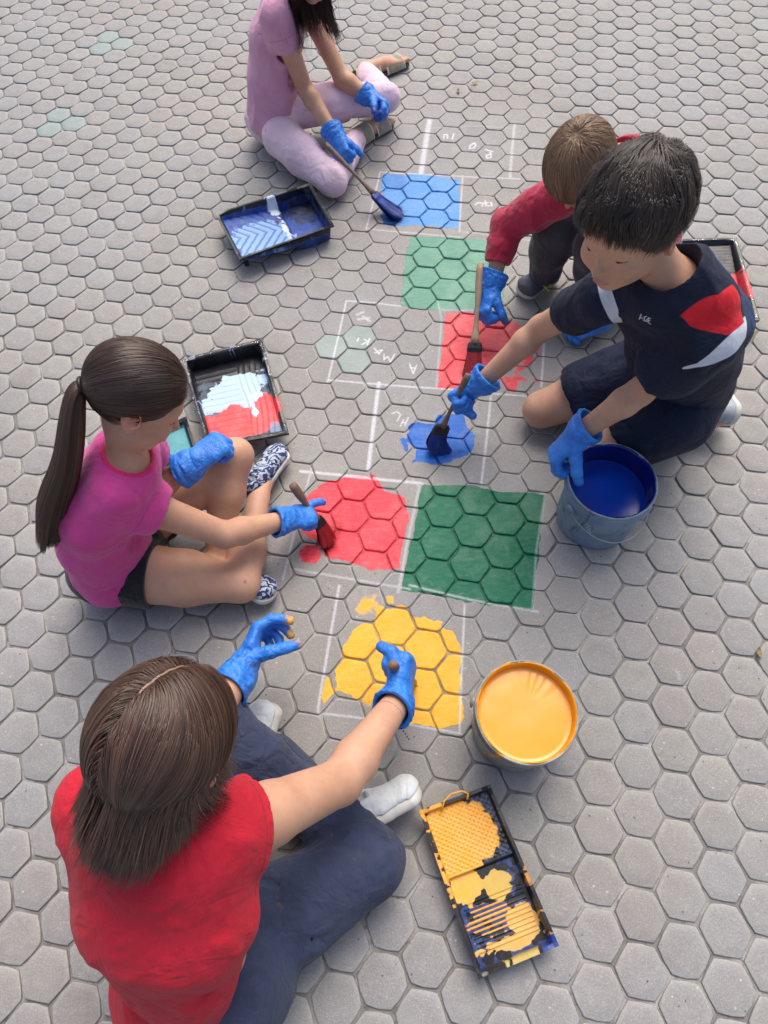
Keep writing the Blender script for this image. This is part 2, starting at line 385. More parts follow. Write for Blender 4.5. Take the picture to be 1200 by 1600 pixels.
# three washed-out green pavers etc: whole hexes
cent = np.concatenate([np.repeat(np.array([lat(*c) for c in cells_d]), N1, 0), np.repeat(np.array([lat(*c) for c in cells_c]), N2, 0)])
for w in PGW:
    m_ = np.hypot(*(cent-w).T) < .045
    m_ &= covp < .5
    colp[m_] = PGREEN; covp[m_] = np.maximum(covp[m_], np.where(cent[m_, 0] > 1.2, .34, .42))
def pave_mat(name, joint):
    t = NT(name); P = t.coord('Object')
    n1 = t.noise(3.1, 3, vec=P); n2 = t.noise(60, 4, .6, P); n3 = t.noise(420, 3, .7, P); n4 = t.noise(14, 4, .6, P)
    if joint:
        c = t.mix(t.ramp(t.noise(7, 3, vec=P), .46, .62), lin(122, 119, 116), lin(172, 169, 164))
        c = t.mix(t.ramp(n2, .5, .75, 0, .8), c, lin(66, 64, 62)); c = t.mix(t.ramp(n3, .3, .7, 0, .5), c, lin(128, 125, 120))
    else:
        tone = t.attr('tone')
        c = t.mix(tone, lin(147, 144, 139), lin(161, 159, 152))
        c = t.mix(t.ramp(t.math('FRACT', t.math('MULTIPLY', tone, 7.31)), .62, .9, 0, .45), c, lin(147, 148, 153))
        c = t.mix(t.ramp(n1, .42, .66, 0, .6), c, lin(158, 150, 146)); c = t.mix(t.ramp(t.noise(1.1, 2, vec=P), .45, .6, 0, .5), c, lin(156, 158, 161))
        c = t.mix(t.ramp(n4, .3, .75, 0, .35), c, lin(134, 132, 131))
        c = t.mix(t.ramp(n3, .35, .75, 0, .6), c, lin(112, 110, 108)); c = t.mix(t.ramp(t.noise(230, 3, .65, P), .5, .72, 0, .35), c, lin(190, 188, 184))
        c = t.mix(t.ramp(t.noise(900, 2, .6, P), .66, .76, 0, .5), c, lin(210, 206, 200))
        vo = t.n('ShaderNodeTexVoronoi', None, Vector=P, Scale=34.0, Randomness=1.0)
        c = t.mix(t.ramp(vo.outputs['Distance'], .045, .10, .75, 0), c, t.mix(t.ramp(n4, .5, .52), lin(60, 55, 50), lin(205, 200, 190)))
        c = t.mix(t.ramp(t.attr('edge'), .25, .95, 0, .42), c, lin(186, 186, 182)); c = t.mix(t.ramp(t.attr('edge'), -.05, -.5, 0, .62), c, lin(62, 60, 58)); c = t.mix(t.ramp(t.noise(5.5, 5, .7, P, .6), .52, .74, 0, .38), c, lin(126, 121, 116)); c = t.mix(t.ramp(t.noise(17, 5, .75, P, .4), .64, .72, 0, .35), c, lin(196, 193, 187))  # negative edge: shade of the narrow gap painted into the sides, with crack dirt
    cov = t.attr('cov'); pc = t.attr('pcol', 'Color')
    # break up the coverage where the paint is thin, keep pits
    thr = t.math('ADD', t.math('MULTIPLY', n2, .55), t.math('MULTIPLY', n3, .35))
    k = t.math('SUBTRACT', t.math('MULTIPLY', cov, 1.25), t.math('MULTIPLY', thr, .75))
    k = t.ramp(k, -.02, .34)
    pcv = t.mix(t.ramp(n4, .3, .75, 0, .35), pc, t.mix(.25, pc, (0, 0, 0)))
    pcv = t.mix(t.ramp(n2, .45, .8, 0, .07), pcv, (.9, .9, .9))
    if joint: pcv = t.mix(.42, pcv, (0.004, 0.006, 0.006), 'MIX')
    sk = t.noise(26, 4, .7, t.mapping(P, (1, 6, 1), (0, 0, .35)), .6); pcv = t.mix(t.ramp(sk, .42, .72, 0, .22), pcv, t.mix(.5, pc, (0, 0, 0))); pcv = t.mix(t.ramp(sk, .55, .35, 0, .03), pcv, (.85, .88, .9))
    pits = t.ramp(t.noise(160, 2, .5, P), .70, .76)
    pcv = t.mix(t.math('MULTIPLY', pits, .5), pcv, t.mix(.6, pc, (0, 0, 0)))
    c = t.mix(k, c, pcv)
    ch = t.math('MULTIPLY', t.attr('chalk'), t.ramp(t.noise(300, 3, .7, P), .28, .62, .25, 1))
    c = t.mix(ch, c, lin(228, 230, 236))
    rough = t.math('ADD', t.math('MULTIPLY', k, -.20), t.ramp(n2, .3, .7, .58, .72))
    rough = t.math('SUBTRACT', rough, t.math('MULTIPLY', k, t.ramp(t.noise(9, 3, .6, P), .45, .6, 0, .22)))
    hgt = t.math('ADD', t.math('MULTIPLY', n3, t.math('SUBTRACT', 1.0, t.math('MULTIPLY', k, .55))), t.math('MULTIPLY', n2, .9))
    hgt = t.math('ADD', hgt, t.math('MULTIPLY', k, .6))
    return t.out(Base_Color=c, Roughness=rough, Normal=t.bump(hgt, .0016, .85), Specular_IOR_Level=t.math('SUBTRACT', .42, t.math('MULTIPLY', k, .24)))
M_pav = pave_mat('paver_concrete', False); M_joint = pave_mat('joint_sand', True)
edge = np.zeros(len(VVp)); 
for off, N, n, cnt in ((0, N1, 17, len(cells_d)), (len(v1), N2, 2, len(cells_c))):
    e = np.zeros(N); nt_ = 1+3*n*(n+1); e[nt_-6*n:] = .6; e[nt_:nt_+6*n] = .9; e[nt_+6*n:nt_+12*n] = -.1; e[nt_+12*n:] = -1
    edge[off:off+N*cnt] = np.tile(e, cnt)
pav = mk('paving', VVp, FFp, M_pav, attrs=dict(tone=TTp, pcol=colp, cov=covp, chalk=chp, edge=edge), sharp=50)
tag(pav, kind='structure')
# sand in the joints: one sheet, fine where it is painted, out to the horizon at the rim
gx = np.concatenate([[-60, -20, -6, -3.2], np.arange(-.56, .86, .004), [3.4, 6, 20, 60]]); gy = np.concatenate([[-60, -20, -6, -1.6], np.arange(.14, 2.9, .004), [6.5, 12, 30, 90]])
X, Y = np.meshgrid(gx, gy, indexing='ij'); PJ = np.c_[X.ravel(), Y.ravel()]
zj = -.0064+.0012*fbm(PJ[:, 0]*9, PJ[:, 1]*9, 0, 4, 2)
ny_ = len(gy); ii, jj = np.meshgrid(np.arange(len(gx)-1), np.arange(ny_-1), indexing='ij'); b_ = (ii*ny_+jj).ravel()
FJ = np.stack([b_, b_+ny_, b_+ny_+1, b_+1], 1)
cj, aj, hj = paint_fields(PJ, True)
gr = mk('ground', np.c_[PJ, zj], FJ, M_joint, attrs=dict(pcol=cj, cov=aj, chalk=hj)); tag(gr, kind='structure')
# ------------------------------------------------------------------ implicit surfaces
class Vol:
    def __init__(s, lo, hi, h):
        s.h = h; s.lo = np.asarray(lo, float); s.n = np.ceil((np.asarray(hi, float)-s.lo)/h).astype(int)+1
        s.D = np.full(s.n, .2, np.float32)
    def reg(s, lo, hi):
        a = np.clip(np.floor((lo-s.lo)/s.h).astype(int), 0, s.n); b = np.clip(np.ceil((hi-s.lo)/s.h).astype(int)+1, 0, s.n)
        if (b <= a).any(): return None
        ax = [(s.lo[i]+np.arange(a[i], b[i])*s.h).astype(np.float32) for i in range(3)]
        return tuple(slice(a[i], b[i]) for i in range(3)), ax[0][:, None, None], ax[1][None, :, None], ax[2][None, None, :]
    def comb(s, sl, d, k, sub=False):
        D = s.D[sl]
        if sub:
            d = -d
            if k > 0: h = np.maximum(k-np.abs(D-d), 0)/k; s.D[sl] = np.maximum(D, d)+h*h*k*.25
            else: s.D[sl] = np.maximum(D, d)
        else:
            if k > 0: h = np.maximum(k-np.abs(D-d), 0)/k; s.D[sl] = np.minimum(D, d)-h*h*k*.25
            else: s.D[sl] = np.minimum(D, d)
    def run(s, prims, inf=0.0, sub=False):
        for p in prims: getattr(s, p[0])(*p[1:], inf=inf, sub=sub)
        return s
    def cone(s, a, b, ra, rb, k=.01, inf=0., sub=False):
        a = np.asarray(a, float); b = np.asarray(b, float); ra += inf; rb += inf
        M = k+3*s.h; r = s.reg(np.minimum(a-ra, b-rb)-M, np.maximum(a+ra, b+rb)+M)
        if r is None: return
        sl, X, Y, Z = r; e = b-a; L2 = max(e@e, 1e-12)
        x, y, z = X-a[0], Y-a[1], Z-a[2]
        t = np.clip((x*e[0]+y*e[1]+z*e[2])/L2, 0, 1)
        d = np.sqrt((x-t*e[0])**2+(y-t*e[1])**2+(z-t*e[2])**2)-(ra+(rb-ra)*t)
        s.comb(sl, d.astype(np.float32), k, sub)
    def ell(s, c, r, R=None, k=.01, inf=0., sub=False):
        """R rows = local axes"""
        c = np.asarray(c, float); r = np.asarray(r, float)+inf; R = np.eye(3) if R is None else np.asarray(R, float)
        M = k+3*s.h; e = np.sqrt(((R*r[:, None])**2).sum(0))+M
        q = s.reg(c-e, c+e)
        if q is None: return
        sl, X, Y, Z = q; x, y, z = X-c[0], Y-c[1], Z-c[2]
        u = [R[i, 0]*x+R[i, 1]*y+R[i, 2]*z for i in range(3)]
        k0 = np.sqrt(sum((u[i]/r[i])**2 for i in range(3))); k1 = np.sqrt(sum((u[i]/r[i]**2)**2 for i in range(3)))
        d = k0*(k0-1)/np.maximum(k1, 1e-6); d = np.where(k0 < .05, -r.min(), d)
        s.comb(sl, d.astype(np.float32), k, sub)
    def ecap(s, a, b, R, wa, wb, k=.02, inf=0., sub=False):
        """elliptical capsule; R = width axis, wa/wb = (half width, half depth)"""
        a = np.asarray(a, float); b = np.asarray(b, float); e = b-a; L = np.linalg.norm(e)+1e-9; t_ = e/L
        R = nz(np.asarray(R, float)-(np.asarray(R, float)@t_)*t_); Dv = np.cross(t_, R)
        wa = np.asarray(wa, float)+inf; wb = np.asarray(wb, float)+inf; w = max(wa.max(), wb.max()); M = k+3*s.h
        q = s.reg(np.minimum(a, b)-w-M, np.maximum(a, b)+w+M)
        if q is None: return
        sl, X, Y, Z = q; x, y, z = X-a[0], Y-a[1], Z-a[2]
        ax = x*t_[0]+y*t_[1]+z*t_[2]; t = np.clip(ax/L, 0, 1)
        W = wa[0]+(wb[0]-wa[0])*t; Dp = wa[1]+(wb[1]-wa[1])*t; C = np.minimum(W, Dp)
        u = x*R[0]+y*R[1]+z*R[2]; v = x*Dv[0]+y*Dv[1]+z*Dv[2]; o = ax-t*L
        k0 = np.sqrt((u/W)**2+(v/Dp)**2+(o/C)**2); k1 = np.sqrt((u/W**2)**2+(v/Dp**2)**2+(o/C**2)**2)
        d = k0*(k0-1)/np.maximum(k1, 1e-6); d = np.where(k0 < .05, -C, d)
        s.comb(sl, d.astype(np.float32), k, sub)
    def rbox(s, c, r, R, rad=.005, k=.005, inf=0., sub=False):
        c = np.asarray(c, float); r = np.asarray(r, float)+inf; R = np.asarray(R, float); M = k+3*s.h
        e = (np.abs(R)*r[:, None]).sum(0)+M; q = s.reg(c-e, c+e)
        if q is None: return
        sl, X, Y, Z = q; x, y, z = X-c[0], Y-c[1], Z-c[2]
        u = [np.abs(R[i, 0]*x+R[i, 1]*y+R[i, 2]*z)-(r[i]-rad) for i in range(3)]
        d = np.sqrt(sum(np.maximum(i, 0)**2 for i in u))+np.minimum(np.maximum(np.maximum(u[0], u[1]), u[2]), 0)-rad
        s.comb(sl, d.astype(np.float32), k, sub)
    def plane(s, c, n, k=0., inf=0., sub=False):
        """removes the side n points to"""
        n = nz(n); ax = [(s.lo[i]+np.arange(s.n[i])*s.h-c[i]).astype(np.float32) for i in range(3)]
        d = ax[0][:, None, None]*n[0]+ax[1][None, :, None]*n[1]+ax[2][None, None, :]*n[2]
        s.comb((slice(None),)*3, (-d).astype(np.float32), k, True)
    def crease(s, pts, depth, w):
        """valley (+) or ridge (-) along a polyline"""
        pts = [np.asarray(p, float) for p in pts]; n = len(pts)-1
        for i, (a, b) in enumerate(zip(pts[:-1], pts[1:])):
            r = s.reg(np.minimum(a, b)-3*w, np.maximum(a, b)+3*w)
            if r is None: continue
            sl, X, Y, Z = r; e = b-a; L2 = e@e+1e-9; x, y, z = X-a[0], Y-a[1], Z-a[2]
            tr = (x*e[0]+y*e[1]+z*e[2])/L2; t = np.clip(tr, 0, 1)
            d2 = (x-t*e[0])**2+(y-t*e[1])**2+(z-t*e[2])**2
            T = (i+t)/n; env = np.sqrt(np.clip(4*T*(1-T), 0, 1))
            own = (tr <= 1) | (i == n-1)
            s.D[sl] += (depth*env*own*np.exp(-d2/(w*w))).astype(np.float32)
    def disp(s, fn, band=.02):
        m_ = np.abs(s.D) < band; I = np.nonzero(m_)
        P = s.lo+np.stack(I, 1)*s.h
        s.D[m_] += fn(P).astype(np.float32)
    def mesh(s):
        D = s.D.copy(); D[0] = D[-1] = .1; D[:, 0] = D[:, -1] = .1; D[:, :, 0] = D[:, :, -1] = .1
        I = D < 0; A = I[:-1, :-1, :-1]; c = np.zeros(A.shape, np.int8)
        for i in (0, 1):
            for j in (0, 1):
                for k in (0, 1): c += I[i:i+A.shape[0], j:j+A.shape[1], k:k+A.shape[2]]
        act = np.stack(np.nonzero((c > 0) & (c < 8)), 1); idx = np.full(A.shape, -1, np.int32)
        idx[act[:, 0], act[:, 1], act[:, 2]] = np.arange(len(act))
        S_ = np.zeros((len(act), 3)); N_ = np.zeros(len(act))
        for ax in range(3):
            o1, o2 = [q for q in range(3) if q != ax]
            for u in (0, 1):
                for w in (0, 1):
                    p = act.copy(); p[:, o1] += u; p[:, o2] += w; q = p.copy(); q[:, ax] += 1
                    a = D[p[:, 0], p[:, 1], p[:, 2]]; b = D[q[:, 0], q[:, 1], q[:, 2]]
                    m_ = (a < 0) != (b < 0); t = a/np.where(m_, a-b, 1)
                    pos = (p-act).astype(float); pos[:, ax] += t
                    S_ += np.where(m_[:, None], pos, 0); N_ += m_
        vs = s.lo+(act+S_/np.maximum(N_, 1)[:, None])*s.h
        F = []
        for ax in range(3):
            o1, o2 = (ax+1) % 3, (ax+2) % 3
            sl0 = [slice(None)]*3; sl1 = [slice(None)]*3; sl0[ax] = slice(0, -1); sl1[ax] = slice(1, None)
            e = I[tuple(sl0)] != I[tuple(sl1)]
            E_ = np.stack(np.nonzero(e), 1)
            E_ = E_[(E_[:, o1] > 0) & (E_[:, o2] > 0) & (E_[:, o1] < A.shape[o1]) & (E_[:, o2] < A.shape[o2])]
            ins = I[E_[:, 0], E_[:, 1], E_[:, 2]]
            q = []
            for du, dw in ((1, 1), (0, 1), (0, 0), (1, 0)):
                p = E_.copy(); p[:, o1] -= du; p[:, o2] -= dw; q.append(idx[p[:, 0], p[:, 1], p[:, 2]])
            q = np.stack(q, 1); q[~ins] = q[~ins][:, ::-1]; F.append(q)
        F = np.concatenate(F)
        return vs, F[(F >= 0).all(1)]
def fold_noise(scale, amp, axis=(0, 0, 1), stretch=3., sd=0, ridge=True):
    """elongated cloth folds running along axis"""
    a = nz(axis); x, y, _ = basis(a)
    def f(P):
        u = P@x*scale; v = P@y*scale; w = P@a*scale/stretch
        n = noise3(u, v, w, sd)*.7+noise3(u*2.1+3, v*2.1, w*1.6, sd+5)*.3
        return amp*((np.abs(n)*2-.6) if ridge else n)
    return f
def rot(v, ax, ang):
    ax = nz(ax); return v*math.cos(ang)+np.cross(ax, v)*math.sin(ang)+ax*(ax@v)*(1-math.cos(ang))

# ------------------------------------------------------------------ anatomy
class Head:
    def __init__(s, H, F, Uh, sc=1.0, wide=1.0, child=0.0):
        s.ch = child
        s.H = np.asarray(H, float); s.F = nz(F); s.U = nz(np.asarray(Uh, float)-(np.asarray(Uh, float)@s.F)*s.F); s.R = np.cross(s.F, s.U); s.s = sc; s.w = wide
        s.M = np.stack([s.R, s.F, s.U])       # rows
    def w_(s, x, y, z): return s.H+(s.R*x*s.w+s.F*y+s.U*z)*s.s
    def loc(s, P): return ((P-s.H)@s.M.T)/s.s
    def prims(s):
        q = s.s; E = lambda c, r, k=.01, M=None: ('ell', s.w_(*c), np.array(r)*q, s.M if M is None else M, k*q)
        C = lambda a, b, ra, rb, k=.008: ('cone', s.w_(*a), s.w_(*b), ra*q, rb*q, k*q)
        c = s.ch; nl = .1065-.005*c
        p = [E((0, -.012, .035), (.074, .094, .085)), E((0, .030, -.02), (.060, .058, .078), .03), E((0, .022, -.068), (.047, .050, .036), .03),
             E((0, .064, -.098+.010*c), (.019, .015, .014), .02), E((0, .074, .026), (.048, .014, .012), .02),
             E((.034, .062, -.032), (.020+.004*c, .018+.004*c, .018+.005*c), .02), E((-.034, .062, -.032), (.020+.004*c, .018+.004*c, .018+.005*c), .02),
             C((0, .084, .008-.004*c), (0, nl-.001, -.028), .0052, .0086, .008), E((.0095, .092-.004*c, -.034), (.0062, .008, .006), .004), E((-.0095, .092-.004*c, -.034), (.0062, .008, .006), .004),
             E((0, .080, -.062), (.020, .0085, .012), .012), E((0, .0895, -.0575), (.019, .0055, .0038), .003), E((0, .0885, -.066), (.016, .006, .0045), .003),
             E((.030, .068, .004), (.0155, .0135, .0115), .006), E((-.030, .068, .004), (.0155, .0135, .0115), .006)]
        for sg in (1, -1):
            X = nz(s.R*sg*.86-s.F*.35); Y = nz(s.F*.9+s.R*sg*.35+s.U*.15); Z = np.cross(X, Y)
            if Z@s.U < 0: Z = -Z
            M = np.stack([X, Y, Z])
            es = 1+.12*c; p += [E((.081*sg, -.008, -.004), (.0075, .0190*es, .029*es), .005, M), E((.077*sg, -.004, -.028), (.007, .009, .013), .004, M)]
        return p
    def carves(s):
        q = s.s; p = []
        for sg in (1, -1):
            p.append(('ell', s.w_(.0875*sg, -.003, -.002), np.array((.0055, .0105, .017))*q, s.M, .004*q))
        p.append(('cone', s.w_(-.018, .0955, -.0618), s.w_(.018, .0955, -.0618), .0012, .0012, .003))
        return p
def limb(pts, rad, k=.02):
    return [('cone', pts[i], pts[i+1], rad[i], rad[i+1], k) for i in range(len(pts)-1)]
def between(a, b, t): return a+(b-a)*t
def arm(S_, E_, W, g, k=.015):
    m1 = between(S_, E_, .35); f1 = between(E_, W, .25)
    return limb([S_, m1, E_, f1, W], [.046*g, .042*g, .034*g, .036*g, .0245*g], k)
def leg(H, K, A, g, k=.02, thigh=.076):
    m1 = between(H, K, .4); c1 = between(K, A, .3); back = nz(between(H, A, .5)-K)
    return limb([H, m1, K, ], [thigh*g*1.05, thigh*g, .052*g], k)+limb([K, c1+back*.012*g, A], [.050*g, .050*g, .032*g], k)
def torso(P, N, SR, SL, g, w=(.118, .105, .128, .115), d=(.080, .076, .082, .066), bow=(0, 0, 0)):
    rC = nz(SR-SL); e = N-P; pts = [P, P+e*.33+np.asarray(bow)*.8, P+e*.66+np.asarray(bow), P+e*.90]
    hipR = nz(rC*1.0); pr = []
    for i in range(3): pr.append(('ecap', pts[i], pts[i+1], hipR if i == 0 else rC, (w[i]*g, d[i]*g), (w[i+1]*g, d[i+1]*g), .03))
    for S_ in (SR, SL):
        pr.append(('cone', between(N, S_, .25), between(N, S_, .98), .048*g, .046*g, .03)); pr.append(('cone', pts[3], S_, .07*g, .048*g, .03))
    return pr
def hand(W, d, n, s_, g=1.0, curl=(40, 60, 40), per=(0, 0, 0, 0), spread=6, thumb=(.45, .75, .45), tb=(15, 25), inf=0.0, only=None):
    """W wrist, d fingers' direction, n palm normal, s_ thumb side"""
    d = nz(d); n = nz(np.asarray(n)-(np.asarray(n)@d)*d); s_ = nz(np.cross(n, d)*(1 if np.cross(n, d)@np.asarray(s_) > 0 else -1))
    pr = [('ecap', W, W+d*.045*g, s_, (.026*g, .019*g), (.036*g, .016*g), .01), ('ecap', W+d*.045*g, W+d*.086*g, s_, (.038*g, .0155*g), (.039*g, .0125*g), .008)]
    tips = []
    for i, (b, L, r) in enumerate(zip((.029, .0095, -.010, -.0285), (.072, .080, .074, .058), (.0092, .0092, .0087, .0078))):
        p = W+d*(.086-.004*abs(i-1))*g+s_*b*g; f = rot(d, n, math.radians(0)); f = nz(d+s_*math.tan(math.radians(spread*(1.2-i*.8))))
        ax = np.cross(f, n); a = 0
        for j, (fr, cu) in enumerate(zip((.46, .30, .24), curl)):
            a += math.radians(cu+per[i]*(1 if j < 2 else .5)); dd = f*math.cos(a)+n*math.sin(a); q = p+dd*L*fr*g
            r0 = r*g*(1-.07*j); pr.append(('cone', p, q, r0, r0*.93, .0035)); p = q
        tips.append(p)
    p = W+d*.022*g+s_*.020*g+n*.006*g; f = nz(d*thumb[0]+s_*thumb[1]+n*thumb[2]); ax = nz(np.cross(f, n+d*.6)); a = 0
    for L, r0, r1, cu in ((.040, .0155, .0115, 0), (.033, .0112, .0098, tb[0]), (.026, .0098, .0082, tb[1])):
        a += math.radians(cu); dd = rot(f, ax, a); q = p+dd*L*g; pr.append(('cone', p, q, r0*g, r1*g, .006)); p = q
    tips.append(p)
    return pr, tips
def glove_obj(parent, W, fore, d, n, s_, g, mat, name='glove', cuff=.055, inf=.0022, sd=0, loose=.004, stain=None, **kw):
    pr, tips = hand(W, d, n, s_, g, **kw); fore = nz(fore)
    pts = [W+nz(d)*.1*g]+tips+[W-fore*cuff]
    P = np.array(pts); v = Vol(P.min(0)-.055, P.max(0)+.055, .0021)
    v.run(pr, inf=inf)
    # palm looseness + cuff
    v.ecap(W+nz(d)*.01, W-fore*cuff*.5, nz(s_), (.031*g+loose*.5, .026*g+loose*.5), (.034*g+loose, .031*g+loose), .014)
    v.ecap(W-fore*cuff*.45, W-fore*cuff, nz(s_), (.034*g+loose, .031*g+loose), (.036*g+loose*1.4, .033*g+loose*1.4), .01)
    f1 = fold_noise(70, .0028, np.cross(fore, n), 3.0, sd); f2 = fold_noise(150, .0011, nz(d), 1.6, sd+3)
    def dsp(p):
        t = (p-W)@fore; w = sstep(.06, -.01, t)      # stronger at the cuff
        ring = .0016*np.sin(t*250+5.5*noise3(p[:, 0]*26, p[:, 1]*26, p[:, 2]*26, sd))*w*(.6+.6*noise3(p[:, 0]*60, p[:, 1]*60, p[:, 2]*60, sd+2))
        return f1(p)*(.22+.75*w)+f2(p)*(.25+.6*w)+ring
    v.disp(dsp, .012)
    v.ecap(W-fore*cuff*.55, W-fore*(cuff+.06), nz(s_), (.030*g+loose*.8, .027*g+loose*.8), (.036*g+loose*2, .034*g+loose*2), .004, sub=True)
    v.plane(W-fore*cuff, -fore+.15*nz(s_), .002)
    vs, fs = v.mesh()
    st = np.zeros((len(vs), 4)); 
    if stain is not None:
        for c, r, colr, am in stain(tips):
            m_ = sstep(r, r*.55, np.linalg.norm(vs-c, axis=1)+.35*r*noise3(vs[:, 0]*130, vs[:, 1]*130, vs[:, 2]*130, 2))*am
            st[:, :3] = st[:, :3]*(1-m_[:, None])+np.array(colr)*m_[:, None]; st[:, 3] = np.maximum(st[:, 3], m_)
    return mk(name, vs, fs, mat, parent, attrs=dict(stain=st, stamt=st[:, 3])), pr
def shoe_obj(parent, heel, toe, up, w, mu, ms, h=.0028, tall=.055, name='shoe', laces=None, sole=.018, arch=1.0):
    heel = np.asarray(heel, float); toe = np.asarray(toe, float); f = nz(toe-heel); L = np.linalg.norm(toe-heel); u = nz(np.asarray(up, float)-(np.asarray(up, float)@f)*f); r = np.cross(f, u)
    M = np.stack([r, f, u]); P = lambda x, y, z: heel+r*x+f*y*L+u*z
    lo, hi = np.minimum(heel, toe)-.09, np.maximum(heel, toe)+.09
    v = Vol(lo, hi, h)
    v.ecap(P(0, .16, .024), P(.004, .45, .024), r, (w*.36, .022), (w*.38, .022), .012)
    v.ecap(P(.004, .45, .024), P(.004, .80, .022), r, (w*.40, .022), (w*.46, .020), .012)
    v.ell(P(.003, .80, .026), (w*.44, L*.18, .024), M, .015)
    v.ecap(P(0, .18, .03), P(0, .20, tall), r, (w*.34, w*.34), (w*.33, w*.38), .012)
    v.ecap(P(0, .30, tall*.86), P(.002, .66, tall*.52), r, (w*.30, .016), (w*.36, .014), .018)
    v.plane(heel+u*(sole-.004), -u, 0)
    v.ecap(P(0, .22, tall+.004), P(0, .20, tall+.05), r, (w*.24, w*.28), (w*.30, w*.34), .003, sub=True)
    v.plane(P(0, .2, tall+.006), nz(u+f*.12), .002)
    v.disp(fold_noise(60, .0012, r, 2, 7))
    vs, fs = v.mesh(); up_o = mk(name, vs, fs, mu, parent)
    b = Vol(lo, hi, h)
    b.ecap(P(0, .17, .010), P(.004, .48, .010), r, (w*.42, .03), (w*.41, .03), .006)
    b.ecap(P(.004, .48, .010), P(.005, .80, .010), r, (w*.41, .03), (w*.50, .03), .006)
    b.plane(heel+u*sole, u, .003); b.plane(heel-u*.002, -u, .003)
    vs, fs = b.mesh(); so = mk('sole', vs, fs, ms, up_o)
    if laces:
        q = MB()
        for i in range(5):
            t = .36+i*.065; z = tall*.95-.0036*i*2+.006
            q.add(*tube([P(-w*.30, t, z-.014), P(-w*.14, t+.01, z-.001), P(0, t+.012, z+.002), P(w*.14, t+.01, z-.001), P(w*.30, t, z-.014)], .0036, 6, flat=.6, hint=u))
        q.build('laces', laces, up_o)
    return up_o
# ------------------------------------------------------------------ materials for people
def skin_mat():
    t = NT('skin'); P = t.coord('Object')
    base = t.mix(t.ramp(t.noise(16, 3, vec=P), .35, .7), lin(201, 158, 131), lin(190, 146, 119))
    base = t.mix(t.attr('flush'), base, lin(186, 96, 84)); base = t.mix(t.attr('dark'), base, lin(70, 44, 36))
    base = t.mix(t.ramp(t.noise(75, 4, .7, P), .35, .75, 0, .22), base, lin(176, 120, 96)); base = t.mix(t.ramp(t.noise(5, 2, .5, P), .4, .65, 0, .25), base, lin(214, 176, 148))
    n = t.math('ADD', t.noise(900, 2, .6, P), t.math('MULTIPLY', t.noise(160, 3, .6, P), 1.1))
    t.set(t.b.inputs['Subsurface Weight'], .12); t.set(t.b.inputs['Subsurface Radius'], (.012, .005, .003)); t.set(t.b.inputs['Subsurface Scale'], .6)
    return t.out(Base_Color=base, Roughness=.52, Normal=t.bump(n, .0006, .5), Specular_IOR_Level=.4)
def cloth_mat(name, c1, c2=None, rough=.85, weave=700, panel=None, sheen=.25, extra=None, stains=None, wr=.012):
    t = NT(name); P = t.coord('Object'); c2 = c2 or tuple(x*.82 for x in c1)
    col = t.mix(t.ramp(t.noise(9, 4, .6, P), .35, .7), c1, c2)
    n1 = t.noise(weave, 2, .6, P); col = t.mix(t.ramp(n1, .3, .7, 0, .22), col, tuple(x*.55 for x in c1))
    col = t.mix(t.ramp(t.noise(weave*.5, 3, .7, P), .6, .8, 0, .05), col, (.8, .8, .8))
    for a, pc in (panel or []):
        col = t.mix(t.ramp(t.attr(a), .0009, -.0009), col, pc)
    if stains: col = t.mix(t.math('MULTIPLY', t.ramp(t.noise(26, 3, .6, P), .66, .74), .6), col, stains)
    t.set(t.b.inputs['Sheen Weight'], sheen); t.set(t.b.inputs['Sheen Roughness'], .5)
    h = t.math('ADD', t.math('MULTIPLY', n1, .5), t.math('MULTIPLY', t.noise(70, 3, .55, P, .3), 1.3))
    hm = t.ramp(t.math('ABSOLUTE', t.math('SUBTRACT', t.attr('hem'), .016)), .0016, .0004); col = t.mix(t.math('MULTIPLY', hm, .38), col, tuple(x*.35 for x in c1)); h = t.math('SUBTRACT', h, t.math('MULTIPLY', hm, 1.2))
    w1 = t.math('ABSOLUTE', t.math('SUBTRACT', t.noise(11, 3, .55, P, 1.1), .5)); w2 = t.math('ABSOLUTE', t.math('SUBTRACT', t.noise(24, 3, .6, t.mapping(P, (1, .45, .8), (.3, .5, .9)), 1.6), .5))
    b1 = t.bump(t.math('ADD', t.math('MULTIPLY', w1, 2.2), t.math('MULTIPLY', w2, .5)), wr, .4)
    return t.out(Base_Color=col, Roughness=rough, Normal=t.bump(h, .0014, .8, b1), Specular_IOR_Level=.25)
def glove_mat():
    t = NT('nitrile'); P = t.coord('Object')
    col = t.mix(t.ramp(t.noise(30, 3, .6, P), .3, .7), lin(52, 134, 226), lin(36, 112, 206))
    col = t.mix(t.attr('stamt'), col, t.attr('stain', 'Color'))
    h = t.math('ADD', t.noise(170, 3, .6, P, .8), t.math('MULTIPLY', t.noise(60, 2, .5, P, 1.5), 1.5))
    t.set(t.b.inputs['Subsurface Weight'], .06); t.set(t.b.inputs['Subsurface Scale'], .004)
    return t.out(Base_Color=col, Roughness=.42, Normal=t.bump(h, .0022, .8), Specular_IOR_Level=.5)
def hair_mat(name, c1, c2, c3):
    t = NT(name); k = t.attr('tone')
    col = t.mix(t.ramp(k, 0, .6), c1, c2); col = t.mix(t.ramp(k, .78, 1.0), col, c3)
    return t.out(Base_Color=col, Roughness=.42, Specular_IOR_Level=.48)
